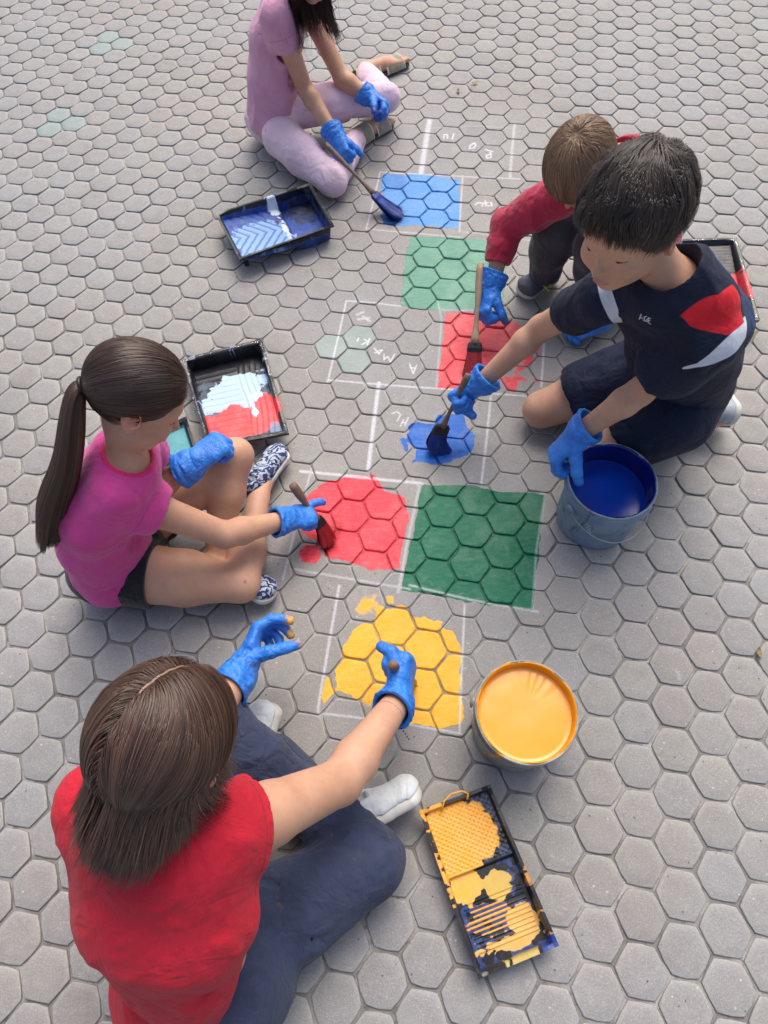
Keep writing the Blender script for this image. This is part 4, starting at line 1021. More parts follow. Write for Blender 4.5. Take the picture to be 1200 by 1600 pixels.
q = MB(); a_ = [at(690, 1266, .05), at(694, 1252, .052), at(706, 1240, .053), at(722, 1236, .053), at(731, 1240, .052), at(730, 1249, .05)]
M_yelp = plain('wet_yellow_paint', lin(236, 164, 44), .25, bump=(60, .001), var=.1)
q.add(*tube(a_, [.0025, .002, .0018, .0018, .002, .003], 8)); q.build('paint_drip', M_yelp, ty)
# -- tray behind the navy boy
def fl_k(u): return .018+.026*(1-u)
def col_k(u, v, inn, P):
    n = nf(P, 34, 31); n2 = nf(P, 80, 35); co = np.zeros(P.shape)+.015; cv = np.zeros(u.shape)
    m = np.where(u > .35, blob(u, v, .58, .95, .22, .22, .9*n2), -1); co, cv = put(co, cv, m, lin(190, 40, 48)); m = blob(u, v, .85, .7, .3, .4, .8*n)-.1; co, cv = put(co, cv, np.where(inn, m, -1), lin(120, 34, 44), .9)
    return co, cv
tray('black tray with red paint smears lying behind the boy in navy', [(1052, 377), (1074, 512), (1182, 498), (1148, 374)], .060, fl_k, lambda u, v: .0018*np.clip(np.sin(u*80), 0, 1), col_k, liner=True, nu=60, nv=50, feet=False)
# -- teal tray half hidden behind the magenta girl
def col_t(u, v, inn, P):
    n = nf(P, 40, 41); co = np.zeros(P.shape)+.015; cv = np.zeros(u.shape); m = np.where(inn, (u-.52)*4+.1*n, -1); co, cv = put(co, cv, m, lin(70, 150, 156)); return co, cv
tray('small black tray with teal paint half hidden behind the magenta girl\'s face', [(214, 690), (288, 655), (306, 712), (232, 744)], .040, lambda u: .022+.0*u, lambda u, v: .003*np.clip(np.sin(v*45), 0, 1)*(u < .5), col_t, nu=50, nv=60, feet=False)

# ------------------------------------------------------------------ buckets
def wall_mat(name, c1, c2, smear, met=.0, rough=.35):
    t = NT(name); P = t.coord('Object'); n = t.noise(16, 4, .65, P, 1.0); n2 = t.noise(70, 4, .6, P)
    c = t.mix(t.ramp(n, .35, .68), c1, c2); c = t.mix(t.ramp(t.noise(22, 4, .7, t.mapping(P, (1, 1, .35)), .8), .60, .67), c, smear)
    return t.out(Base_Color=c, Roughness=t.ramp(n2, .3, .7, rough, rough+.2), Metallic=met, Normal=t.bump(n2, .0008, .5))
def paint_mat(name, c, c2):
    t = NT(name); P = t.coord('Object'); n = t.noise(30, 3, .5, t.mapping(P, (1, 5, 1), (0, 0, .5)), 1.0)
    col = t.mix(t.ramp(n, .45, .7, 0, .25), c, c2); return t.out(Base_Color=col, Roughness=.2, Normal=t.bump(t.noise(14, 2, .5, P), .0015, .4))
def bucket(label, cx, cy, H, R, lvl, mw, mp, mi, hand, hang, tcol=None):
    c = V(cx, cy, 0); root = empty('paint_bucket', c, label, 'paint bucket', 'round paint buckets')
    Rb = R*.93
    prof = [(0, .001), (Rb-.006, .001), (Rb-.002, .004), (Rb, .010)]
    for z in np.linspace(.02, H-.045, 9): prof.append((Rb+(R-.004-Rb)*z/H, z))
    for z in (H-.044, H-.036): prof += [(R-.004, z-.002), (R+.0015, z), (R+.0015, z+.003), (R-.003, z+.005)]
    prof += [(R-.003, H-.008), (R+.001, H-.006), (R+.003, H-.002), (R+.0022, H+.001), (R, H+.0018), (R-.0025, H), (R-.0045, H-.005), (R-.0055, H-.02), (R-.007, H*.5), (Rb-.006, .012), (0, .011)]
    v_, f_ = lathe(prof, c, 96); o = mk('body', v_, f_, mw, root)
    # inner wetting
    ip = [(R-.0085, lvl-.01), (R-.0072, H-.024), (R-.0046, H-.006), (R-.0030, H+.0012), (R-.0012, H+.0030), (R-.0038, H+.0020), (R-.0062, H-.006), (R-.0085, H-.026), (R-.0095, lvl-.01)]
    v_, f_ = lathe(ip, c, 96); wv = .004*np.sin(np.arctan2(v_[:, 1]-cy, v_[:, 0]-cx)*7)+.003*noise3(v_[:, 0]*90, v_[:, 1]*90, 0, 3); v_[:, 2] += np.where(v_[:, 2] > lvl+.01, wv*.5-.001, 0); mk('paint_coat', v_, f_, mi, root)
    # surface of the paint: slightly uneven, raised meniscus
    rr = np.concatenate([[0], np.linspace(.004, R-.0068, 40)]); aa = np.linspace(0, 2*math.pi, 96, endpoint=False); vv = []
    for r_ in rr: vv.append(np.c_[cx+r_*np.cos(aa), cy+r_*np.sin(aa), np.full(96, lvl)])
    vv = np.concatenate(vv); x, y = vv[:, 0]-cx, vv[:, 1]-cy; rr_ = np.hypot(x, y)
    an = np.arctan2(y, x); st = sstep(.25, 1.1, an)*sstep(1.9, 1.2, an)*sstep(.3, .9, rr_/R)
    vv[:, 2] += .0012*sstep(R-.014, R-.007, rr_)+.0004*noise3(x*25, y*25, 0, 4)+.0014*st*noise3(an*26, rr_*14, 0, 8)
    ff = [(i*96+j, i*96+(j+1) % 96, (i+1)*96+(j+1) % 96, (i+1)*96+j) for i in range(len(rr)-1) for j in range(96)]
    mk('paint', vv, ff, mp, root)
    # ears and wire handle hanging at the side
    a0 = hand
    for sg in (0, math.pi):
        e = V(cx+(R+.003)*math.cos(a0+sg), cy+(R+.003)*math.sin(a0+sg), H-.055); x_, y_, z_ = basis(V(math.cos(a0+sg), math.sin(a0+sg), 0))
        q = MB(); an_ = np.linspace(0, 2*math.pi, 16, endpoint=False); P_ = [e+(x_*math.cos(a)+y_*math.sin(a))*.014 for a in an_]; P2 = [p+z_*.005 for p in P_]; P3 = [e+z_*.008+(p-e)*.5 for p in P_]
        q.add(P_+P2+P3+[e+z_*.008], [(i, (i+1) % 16, 16+(i+1) % 16, 16+i) for i in range(16)]+[(16+i, 16+(i+1) % 16, 32+(i+1) % 16, 32+i) for i in range(16)]+[(32+i, 32+(i+1) % 16, 48) for i in range(16)]); q.build('handle_ear', mw, root)
    e1 = V(cx+(R+.008)*math.cos(a0), cy+(R+.008)*math.sin(a0), H-.055); e2 = V(cx-(R+.008)*math.cos(a0), cy-(R+.008)*math.sin(a0), H-.055)
    sd = V(-math.sin(a0), math.cos(a0), 0)*hang; pts = []
    for t in np.linspace(0, math.pi, 30): pts.append((e1+e2)/2+(e1-e2)/2*math.cos(t)+sd*(R+.012)*math.sin(t)*1.02+V(0, 0, -.062)*math.sin(t)**1.2)
    q = MB(); q.add(*tube(pts, .0018, 8)); q.build('wire_handle', M_wire, root)
    return root
M_wire = plain('galvanised_wire', lin(170, 172, 175), .35, met=.8)
yb = at(823, 1111, .195); bucket('bucket full of bright yellow paint standing beside the narrow paint tray', yb[0], yb[1], .195, .1075, .170,
       wall_mat('tinned_metal', lin(150, 152, 150), lin(120, 122, 122), lin(214, 150, 40), .2), paint_mat('yellow_paint', lin(240, 156, 30), lin(232, 142, 14)), plain('yellow_coat', lin(226, 150, 20), .25), math.radians(160), -1)
bb = at(957, 750, .20); B2 = bucket('dented grey bucket half full of blue paint under the navy boy\'s gloved hand', bb[0], bb[1], .20, .1090, .135,
       wall_mat('blue_grey_plastic', lin(126, 146, 166), lin(104, 126, 150), lin(64, 92, 120), .1), paint_mat('blue_paint', lin(0, 58, 168), lin(2, 46, 144)), plain('blue_coat', lin(8, 28, 112), .25, var=.3), math.radians(205), 1)
q = MB()
for k in range(6):       # raised scale on the wall
    a = math.radians(236+k*1.5); r_ = .1065-.0012*k; z = .128-.012*k; c = V(bb[0]+r_*math.cos(a), bb[1]+r_*math.sin(a), z); t = V(-math.sin(a), math.cos(a), 0)
    q.add(*tube([c-t*.006, c+t*.006], .0011, 5))
q.build('scale_marks', plain('pale_print', lin(205, 212, 216), .6), B2)

# ------------------------------------------------------------------ brushes
M_wood = plain('brush_wood', lin(136, 104, 84), .6, var=.35, vs=60, bump=(180, .0006)); M_wood2 = plain('grey_paint_caked_wood', lin(128, 110, 96), .6, var=.4, vs=80, bump=(150, .0008))
def brush(label, tip, top, col, side, ferr=None, L_b=.062, width=.040, hr=.0095, splay=1.25, mw=None, bend=None, glob=None, name='paint_brush'):
    """tip: bristle end on the ground, top: handle end"""
    tip = np.asarray(tip, float); top = np.asarray(top, float); ax = nz(top-tip); s_ = nz(np.asarray(side, float)-(np.asarray(side, float)@ax)*ax); n_ = np.cross(ax, s_)
    L = np.linalg.norm(top-tip); f0 = tip+ax*L_b; f1 = tip+ax*(L_b+.030)
    root = empty(name, (tip[0], tip[1], 0), label, 'paint brush', 'paint brushes held by the painters')
    q = MB(); hs = np.linspace(0, 1, 14); hl = L-(L_b+.026); pts = [f1-ax*.004+ax*hl*t for t in hs]
    rad = [hr*(1.15-.55*sstep(.0, .30, t)+.42*sstep(.35, .80, t)-.12*sstep(.93, 1, t)) for t in hs]
    q.add(*tube(pts, rad, 14, flat=.82, hint=n_)); q.build('handle', mw or M_wood, root)
    q = MB(); vv = []; n = 28
    for z, sc in ((0, 1), (.002, 1.04), (.010, 1), (.011, 1.05), (.013, 1), (.024, .95), (.030, .80)):
        for a in np.linspace(0, 2*math.pi, n, endpoint=False):
            ca, sa = math.cos(a), math.sin(a); p = 2/4.; x = abs(ca)**p*np.sign(ca)*width*.5*sc; y = abs(sa)**p*np.sign(sa)*.0085*sc; vv.append(f0+ax*z+s_*x+n_*y)
    ff = [(i*n+j, i*n+(j+1) % n, (i+1)*n+(j+1) % n, (i+1)*n+j) for i in range(6) for j in range(n)]+[tuple(range(n))[::-1], tuple(6*n+j for j in range(n))]
    q.add(vv, ff); q.build('ferrule', ferr or M_black, root, sharp=50)
    r = np.random.default_rng(int(abs(tip[0]*1e4))); m = 1300; a = r.uniform(-1, 1, m); b = r.uniform(-1, 1, m); ln = L_b*(1.06-.22*a*a+.10*r.random(m)); t = np.linspace(0, 1, 8)
    bd = np.asarray(bend, float) if bend is not None else V(0, 0, 0)
    P = f0+ax*.004+(s_*(a*width*.47)[:, None]+n_*(b*.007)[:, None]); P = P[:, None]+(-ax)[None, None]*(ln[:, None]*t)[..., None]+s_[None, None]*(a[:, None]*width*.5*(splay-1)*t**1.5)[..., None]+n_[None, None]*(b[:, None]*.009*t**1.3)[..., None]+bd[None, None]*(t**2)[None, :, None]+r.normal(0, .0022, (m, 1, 3))*t[None, :, None]
    P[..., 2] = np.maximum(P[..., 2], .0012)
    nr = np.broadcast_to(n_*1.0, P.shape)*np.sign(b)[:, None, None]+s_*a[:, None, None]*.6
    v_, f_, tn = ribbons(P, nr, np.full(m, .0016), r.random(m), taper=np.ones(8))
    core = limb([f0, tip+ax*L_b*.5+bd*.25, tip+ax*.012+bd*.8], [.008, .008, .007], .01); core = [('ecap', f0+ax*.005, between(f0, tip, .6)+bd*.36, s_, (width*.45, .007), (width*.5, .0095), .01), ('ecap', between(f0, tip, .6)+bd*.36, between(f0, tip, .80)+bd*.62, s_, (width*.5, .0095), (width*.36, .008), .01)]
    if glob: core += glob
    lo, hi = bounds(core); v = Vol(lo, hi, .0022); v.run(core); v.disp(lambda p: .0012*noise3(p@s_*260, p@n_*260, p@ax*50, 3)); v.plane(V(0, 0, .001), V(0, 0, -1)); cv, cf = v.mesh()
    tt = NT('wet_bristles'); Pn = tt.coord('Object'); c = tt.mix(tt.ramp(tt.noise(90, 3, .6, Pn), .3, .7, 0, .6), col, tuple(x*.5 for x in col)); mt = tt.out(Base_Color=c, Roughness=.38)
    mk('bristles', np.concatenate([cv, v_]), np.concatenate([cf, f_+len(cv)]), mt, root)
    return root
def brushes(W, G, B):
    # woman: upright in the fist
    p = W['palm']+W['n']*.018; top = at(613, 1038, .235); ax = nz(top-p); tip = p-ax*(p[2]/ax[2]); brush('brush with a dark wooden handle upright in the woman\'s right fist', tip+V(0, 0, .003), top, lin(226, 158, 40), V(1, .3, 0), hr=.0115)
    a = at(457, 757, .17); b = at(516, 842, .004); brush('brush loaded with red paint in the magenta girl\'s right glove', b, a, lin(168, 16, 24), V(.6, .5, 0), hr=.0120, width=.036, L_b=.050, bend=V(-.006, -.010, 0))
    b = at(672, 706, .004); a = at(732, 585, .25); brush('brush with a caked grey handle and blue bristles in the navy boy\'s glove', b, a, lin(4, 54, 146), V(.9, .2, .1), hr=.0095, mw=M_wood2, width=.050, L_b=.070, bend=V(.022, .004, 0), splay=1.5)
    b = at(738, 594, .004); a = at(751, 412, .20); brush('flat brush with red bristles and a taped ferrule in the crimson child\'s glove', b, a, lin(150, 26, 34), V(1, 0, 0), mw=plain('pale_brush_wood', lin(176, 148, 118), .6, var=.3, vs=50), width=.046, L_b=.085, hr=.012)
    b = at(618, 338, .004); a = at(508, 224, .19); brush('brush covered in blue paint held by the girl in pale pink', b, a, lin(8, 66, 156), V(.3, .9, 0), mw=M_wood2, ferr=plain('blue_caked_ferrule', lin(14, 44, 130), .4), width=.044, L_b=.080, hr=.0105, bend=V(.012, -.004, 0), splay=1.35)
# ------------------------------------------------------------------ litter on the paving
def litter():
    r = np.random.default_rng(77); spots = [(645, 1150), (1050, 165), (340, 300), (1010, 1105), (1013, 1175)]
    for i, (x, y, c) in enumerate(((716, 143, 0), (742, 130, 1), (1186, 1020, 0))):
        p = at(x, y, .003); a = r.random()*6; u = V(math.cos(a), math.sin(a), 0); w = V(-math.sin(a), math.cos(a), 0); vv = []; N_ = 9
        for k in range(N_):
            t = k/(N_-1)*2-1; wd = .006*math.sqrt(max(1-t*t, 0)); z = .004*(t*t)
            vv += [p+u*t*.014-w*wd+V(0, 0, z+.002), p+u*t*.014+V(0, 0, z), p+u*t*.014+w*wd+V(0, 0, z+.003)]
        ff = [(k*3+j, k*3+j+1, k*3+j+4, k*3+j+3) for k in range(N_-1) for j in (0, 1)]
        lab = ['tiny dry leaf lying right of the pale pink girl\'s foot', 'second tiny dry leaf, nearer the top edge of the photo', 'tiny dry leaf near the right edge of the photo'][i]
        o = mk('dry_leaf', vv, ff, M_leaf, None, loc=p); tag(o, lab, 'leaf', 'dry leaves on the paving'); o.modifiers.new('t', 'SOLIDIFY').thickness = .0005
M_leaf = plain('dry_leaf_skin', lin(150, 136, 92), .8, var=.4, vs=90)
def decal(obj, strokes, rad, mat, name, parent):
    """thin raised print laid on the surface of obj along pixel strokes"""
    from mathutils.bvhtree import BVHTree
    dg = None; me = obj.data; off = np.array(parent.location); bv = BVHTree.FromPolygons([tuple(np.array(v.co)+off) for v in me.vertices], [tuple(p.vertices) for p in me.polygons])
    q = MB(); o = Vector((0, 0, HC))
    for st in strokes:
        P = []
        for (x0, y0), (x1, y1) in zip(st[:-1], st[1:]):
            for t in np.linspace(0, 1, 5)[:-1]: P.append((x0+(x1-x0)*t, y0+(y1-y0)*t))
        P.append(st[-1]); W = []
        for x, y in P:
            d = Vector(at(x, y, 0))-o; h = bv.ray_cast(o, d.normalized())
            if h[0] is not None: W.append(np.array(h[0])+np.array(h[1])*.0004)
        if len(W) > 1:
            n_ = np.array(h[1]) if h[1] is not None else V(0, 0, 1); q.add(*tube(W, rad, 6, flat=.35, hint=n_))
    if q.n: return q.build(name, mat, parent)
# ================================================================== WOMAN in the red t-shirt
def woman():
    g = 1.0; ga = 1.22
    H = at(263, 1163, .70); N = at(238, 1300, .55); SR = at(346, 1305, .50); SL = at(162, 1258, .50); P = at(312, 1505, .12)
    ER = at(531, 1222, .28); WR = at(620, 1098, .165); KR = at(575, 1345, .095); AR = at(432, 1188, .045); KL = at(338, 1128, .20); AL = at(508, 1280, .085)
    rP = nz(SR-SL); HR = P+rP*.075+V(0, .045, -.01); HL = P-rP*.02+V(0, .03, -.01); EL = at(275, 1190, .31); WL = at(381, 1045, .20)
    root = empty('person', (P[0], P[1], 0), 'woman in a plain red t-shirt sitting cross-legged beside the yellow paint tray', 'person')
    Fh = nz(at(400, 1000, .0)-H+V(0, 0, .35)); hd = Head(H, V(.50, .62, -.62), V(.15, .55, .80), .94)
    foreR = nz(WR-ER); foreL = nz(WL-EL)
    dR = nz(at(634, 1052, .15)-WR); nR = nz(V(-.95, .1, -.15)); sR = V(0, 0, 1.)
    pr = torso(P, N, SR, SL, g, bow=V(-.005, -.03, 0))+arm(SR, ER, WR, ga)+arm(SL, EL, WL, ga)
    pr += leg(HR, KR, AR, g)+leg(HL, KL, AL, g)
    pr += [('cone', N-V(0, 0, .02), H-hd.F*.03-hd.U*.04, .055, .050, .03)]+hd.prims()
    tL = at(402, 982, .20); dL = nz(tL-WL); 
    yl = lin(220, 165, 60)
    _, hR = glove_obj(root, WR, foreR, dR, nR, sR, 1.12, M_glove, sd=3, cuff=.024, curl=(80, 92, 55), thumb=(.9, .3, .15), tb=(25, 40), loose=.008, inf=.0035)
    _, hL = glove_obj(root, WL, foreL, dL, nz(V(.93, -.1, -.25)), V(-.1, .1, 1), 1.08, M_glove, sd=9, cuff=.07, curl=(62, 50, 25), per=(-20, -6, 6, 18), spread=12, thumb=(.42, .35, .8), tb=(8, 15), loose=.007,
              stain=lambda t: [(t[0], .022, yl, .95), (t[1], .020, yl, .9), (t[3], .018, lin(180, 150, 60), .9), (t[4], .016, yl, .8), (WL+V(.02, .0, .03), .010, lin(120, 110, 110), .7)])
    body_obj(root, pr+shrink(hR+hL), hd, .0045, flush=[(ER, .05, .3)])
    # t-shirt
    tp = torso(P+V(0, 0, .02), N, SR, SL, g, w=(.132, .120, .140, .134), d=(.108, .098, .100, .085), bow=V(.0, -.03, 0))
    tp += [('cone', SR, between(SR, ER, .20), .062, .066, .03), ('cone', SL, between(SL, EL, .22), .062, .066, .03), ('ell', P-rP*.02+V(-.005, -.045, -.025), (.150, .120, .09), None, .05)]
    r = np.random.default_rng(11)
    cre = rnd_creases(r, 10, between(SR, P, .25), SR-P, (.03, .03, .03), .15, .006, .010)+rnd_creases(r, 10, between(N, P, .45)+V(-.03, -.10, .0), V(.3, -.2, -1), (.08, .04, .05), .18, .0045, .013)+rnd_creases(r, 8, between(N, P, .8), rP, (.07, .04, .03), .16, .005, .012)
    cre += rnd_creases(r, 6, SR+V(.0, .04, -.03), V(.3, .9, -.2), (.02, .02, .02), .10, .004, .008)
    eR = nz(ER-SR)
    garment(root, 't_shirt', tp, .006, M_redtee, .004, opens=[('cone', between(SR, ER, .17), between(SR, ER, .45), .058, .070, .002)],
            planes=[(between(SR, ER, .22), eR+V(.1, -.15, .25), .002)], disp=[fold_noise(9, .008, N-P, 2.2, 3), fold_noise(24, .003, V(.4, .1, 1), 3, 8)], creases=cre, hems=[(between(SR, ER, .22), eR+V(.1, -.15, .25), .11)])
    # jeans
    jp = [('ecap', P+rP*.01, P+rP*.055, V(0, 0, 1), (.105, .115), (.13, .13), .04)]
    jp += limb([HR, between(HR, KR, .45), KR], [.088, .086, .066], .012)+limb([KR, between(KR, AR, .4), AR+(AR-KR)*.02], [.066, .060, .046], .02)
    jp += limb([HL, between(HL, KL, .45), KL], [.086, .078, .060], .012)+limb([KL, between(KL, AL, .4), AL-(AL-KL)*.06], [.058, .052, .043], .02)
    jp += [('cone', between(HL, KL, .22), between(HR, KR, .30), .07, .07, .03), ('cone', between(HR, KR, .2), between(HR, KR, .6)+V(-.02, .03, -.02), .07, .05, .012)]
    cre = rnd_creases(r, 14, KR+V(-.07, .03, .05), V(.9, .35, .2), (.04, .03, .02), .13, .007, .009)+rnd_creases(r, 10, between(HR, KR, .35)+V(0, .05, .06), V(.8, -.3, .1), (.06, .05, .02), .16, .008, .011)
    cre += rnd_creases(r, 8, between(KL, AL, .5)+V(.01, .0, .04), V(.5, .6, 0), (.05, .05, .02), .10, .006, .007)
    garment(root, 'jeans', jp, .006, M_jean, .004, disp=[fold_noise(14, .005, KR-HR, 2.5, 5), fold_noise(34, .002, V(1, .4, 0), 2, 6)], creases=cre,
            planes=[], opens=[])
    # a raised seam along the left shin
    sv = nz(AL-KL); q = MB(); sidev = nz(np.cross(sv, V(0, 0, 1)))
    # shoes: white sneakers
    shoe_obj(root, at(553, 1304, .045), at(662, 1232, .055), nz(V(-.72, .48, .40)), .098, M_white, M_sole, .0030, .060, laces=M_lace, sole=.026)
    shoe_obj(root, at(396, 1215, .04), at(424, 1096, .04), nz(V(-.6, -.1, .75)), .098, M_white, M_sole, .0035, .055, sole=.026)
    # hair: bob falling from a parting that runs front to back, slightly left
    n = 22000; L = scalp(hd, n, 21, front=.05, low=-.04, neck=-.075); r = np.random.default_rng(5)
    rel = .0-.06*r.random(n)
    lk = noise3(L[:, 0]*60, L[:, 1]*60, L[:, 2]*20, 3)
    off = .003+.010*r.random(n)+.003*(lk+1)
    ln = .096+.024*lk+.055*r.random(n)**2+.05*(L[:, 2] > .07)-.02*(L[:, 1] > .05)
    def field(P, t):
        x = P[:, 0]+.006; f = np.zeros_like(P); b = np.clip((-P[:, 1]-.02)/.05, 0, 1)
        f[:, 0] = np.sign(x)*(1.25*np.exp(-np.abs(x)/.05))*(1-b*.55); f[:, 1] = -.22-.62*b; f[:, 2] = -1.0
        return f
    paths = flow(L, hd, 22, ln/22, off, ((0, -.012, .030), (.0810, .0990, .0930)), field, lambda P, t: P[:, 2] < rel, lambda P, t, dn: dn*1.0+np.clip((-P[:, 1:2]-.01)/.05, 0, 1)*V(0, -.85, -.45)+P*V(2.2, 1.2, 0),
                 ells2=[((0, -.015, -.08), (.060, .066, .11))], wav=.055, sd=2, keep=.6)
    hair_obj(root, hd, paths, .0007+.0008*r.random(n), tones(L, r), M_hair_w, cut=[((0, .06, .03), (0, 1, -.55)), ((0, 0, -.05), (0, .3, -1))])
    q = MB(); q.add(*tube([hd.H+(hd.R*x_+hd.F*y_+hd.U*z_)*hd.s for x_, y_, z_ in [(-.006+.001*math.sin(k*2), -.012+.1035*math.sin(a), .030+.0975*math.cos(a)) for k, a in enumerate(np.linspace(-.42, .62, 16))]], [.0004]+[.0020]*14+[.0004], 6, flat=.25)); q.build('parting', M_scalp, root)
    # thin bead bracelet round the right wrist with a loose end
    q = MB(); a0 = WR-foreR*.035; x, y, _ = basis(foreR)
    q.add(*tube([a0+(x*math.cos(a)+y*math.sin(a))*.032 for a in np.linspace(0, 6.28, 26)], .0010, 5))
    for k in range(7): q.add(*lathe([(0, -.002), (.0018, -.001), (.0018, .001), (0, .002)], a0+y*-.0+V(.018+.0035*k, -.020-.005*k, -.012-.004*k), 6))
    q.add(*tube([a0+V(-.026, -.012, 0), a0+V(-.038, -.022, -.006), a0+V(-.050, -.036, -.012)], .0009, 5))
    q.build('bracelet', M_black, root)
    return dict(palm=WR+dR*.075, n=nR, s=sR, WR=WR)
# ================================================================== GIRL in the magenta top
def clampstep(a): return a
def girl():
    g = .80
    H = at(214, 624, .61); N = at(192, 716, .487); SR = at(176, 772, .415); SL = V(-.555, .90, .42); P = at(176, 868, .11)
    ER = at(352, 836, .22); WR = at(446, 812, .125); EL = at(238, 768, .26); WL = at(304, 722, .315)
    HR = at(222, 896, .10); KR = at(376, 912, .075); AR = at(404, 780, .045); HL = V(-.64, .84, .10); KL = at(368, 712, .225); AL = at(338, 872, .055)
    root = empty('person', (P[0], P[1], 0), 'girl in a magenta top and black shorts with a long dark ponytail', 'person')
    F = nz(at(290, 655, .545)-H); Uh = nz(at(196, 555, .70)-H); hd = Head(H, F, Uh, .92, child=1.)
    foreR = nz(WR-ER); dR = nz(at(512, 797, .075)-WR); dL = nz(at(356, 682, .33)-WL); foreL = nz(WL-EL)
    _, hR = glove_obj(root, WR, foreR, dR, nz(V(.15, .10, -1)), V(-.2, 1, .3), .86, M_glove, sd=4, cuff=.035, curl=(42, 62, 40), per=(-46, 6, 14, 22), thumb=(.75, .45, .5), tb=(15, 20), loose=.006, inf=.003)
    _, hL = glove_obj(root, WL, foreL, dL, nz(V(.45, .25, -.8)), V(-.5, .8, .2), .90, M_glove, sd=14, cuff=.045, curl=(66, 70, 45), per=(0, 0, 4, 8), spread=8, thumb=(.55, .55, .55), tb=(25, 30), loose=.008, inf=.0035)
    ga = .92
    pr = torso(P, N, SR, SL, g, bow=V(-.035, 0, 0))+arm(SR, ER, WR, ga)+arm(SL, EL, WL, ga*.95)
    # legs with rounded knees
    pr += limb([HR, between(HR, KR, .45), KR, between(KR, AR, .35), AR], [.078, .070, .046, .046, .028], .02)
    pr += limb([HL, between(HL, KL, .5), KL, between(KL, AL, .35)+V(-.006, 0, 0), AL], [.072, .060, .043, .046, .027], .02)
    tR = at(436, 712, .03); tL = at(424, 936, .02)
    pr += [('cone', AR, between(AR, tR, .6), .024, .018, .02), ('cone', AL, between(AL, tL, .6), .024, .016, .02), ('cone', N-V(0, 0, .02), H-hd.F*.022-hd.U*.035, .035, .034, .02)]+hd.prims()
    body_obj(root, pr+shrink(hR+hL), hd, .0036, flush=[(KR, .06, .45), (KL, .05, .3), (ER, .04, .3), (AR, .03, .25)], dark=[(at(383, 909, .12), .0045, .8), (at(272, 775, .2), .003, .6)])
    r = np.random.default_rng(3); rC = nz(SR-SL)
    tp = torso(P+V(.008, -.012, .0), N, SR, SL, g, w=(.148, .140, .150, .128), d=(.122, .106, .104, .085), bow=V(-.045, 0, 0))
    e = nz(ER-SR); eL = nz(EL-SL); sR1 = between(SR, ER, .27); sL1 = between(SL, EL, .3)
    tp += [('cone', SR, sR1, .052, .060, .02), ('cone', SL, sL1, .05, .058, .02)]
    cre = rnd_creases(r, 10, between(SR, P, .45)+V(.05, -.03, 0), V(.4, -.1, -1), (.04, .03, .04), .12, .0045, .008)+rnd_creases(r, 8, P+V(.03, -.08, .06), V(1, -.3, .1), (.04, .03, .03), .13, .005, .010)
    cre += rnd_creases(r, 6, SR+V(.02, .0, -.02), V(.8, .2, -.8), (.015, .02, .02), .07, .003, .006)+rnd_creases(r, 6, between(P, N, .6)+V(-.07, -.04, 0), V(.2, .5, -1), (.02, .04, .05), .13, .004, .011)
    NK = ('ecap', N+V(.020, 0, .010), N+V(.05, 0, .11), rC, (.046, .044), (.070, .066))
    garment(root, 'top', tp, .006, M_magenta, .0034, opens=[('cone', sR1-e*.022, sR1+e*.05, .044, .056, .002), ('cone', sL1-eL*.02, sL1+eL*.05, .044, .055, .002), NK+(.004,)],
            planes=[], disp=[fold_noise(12, .005, N-P, 2.2, 13), fold_noise(30, .0018, V(.4, .1, 1), 3, 8)], creases=cre, sdf=dict(pc=lambda vs: ecap_sd(vs, *NK[1:])-.010), hems=[(sR1, e, .09), (sL1, eL, .09)])
    sp = [('ecap', P-rC*.03+V(0, 0, -.01), P+rC*.03+V(0, 0, -.01), V(0, 0, 1), (.095, .105), (.095, .105), .03)]
    kR = between(HR, KR, .13); kL = between(HL, KL, .16)
    kR2, kL2 = between(HR, KR, .4), between(HL, KL, .4); sp += [('cone', HR, kR2, .083, .078, .02), ('cone', HL, kL2, .078, .070, .02)]
    dR_ = nz(KR-HR); dL_ = nz(KL-HL)
    garment(root, 'shorts', sp, .005, M_blackcloth, .0036, planes=[], opens=[legcut(kR, dR_), legcut(kL, dL_)], disp=[fold_noise(22, .003, dR_, 2, 4)])
    shoe_obj(root, at(392, 788, .03), at(446, 702, .02), nz(V(-.55, -.35, .75)), .078, M_floral, M_sole, .0028, .050, sole=.012)
    shoe_obj(root, at(352, 902, .02), at(430, 936, .015), nz(V(.2, .45, .85)), .078, M_floral, M_sole, .0028, .050, sole=.016)
    # ear stud
    q = MB(); c = hd.w_(.088, .002, -.030); v_, f_ = lathe([(0, -.002), (.002, 0), (0, .002)], c, 8); q.add(v_, f_); q.build('earring', M_silver, root)
    # hair pulled into a low ponytail
    n = 16000; L = scalp(hd, n, 33, front=.056, low=-.030, neck=-.055); tie = np.array((0, -.104, -.018)); r = np.random.default_rng(8)
    def field(P_, t): return (tie-P_)+np.array((0, 0, 0))
    ln = np.linalg.norm(L-tie, axis=1)*1.22/22
    off = .003+.006*r.random(n)+.002*(1+noise3(L[:, 0]*50, L[:, 1]*50, L[:, 2]*50, 1))
    paths = flow(L, hd, 22, ln, off, ((0, -.012, .032), (.0785, .0985, .0900)), field, lambda P_, t: np.linalg.norm(P_-tie, axis=1) < .012, lambda P_, t, dn: (tie-P_)*3+dn*.3, wav=.035, sd=4)
    # tail
    m = 5000; G = [hd.w_(*tie), hd.w_(0, -.118, -.030), at(108, 718, .54), at(88, 770, .46), at(80, 815, .39), at(74, 850, .34)]
    G = np.array(G); tt = np.linspace(0, 1, 24); k = np.linspace(0, 1, len(G))
    C = np.stack([np.interp(tt, k, G[:, i]) for i in range(3)], 1)
    for _ in range(3): C[1:-1] = (C[:-2]+2*C[1:-1]+C[2:])/4
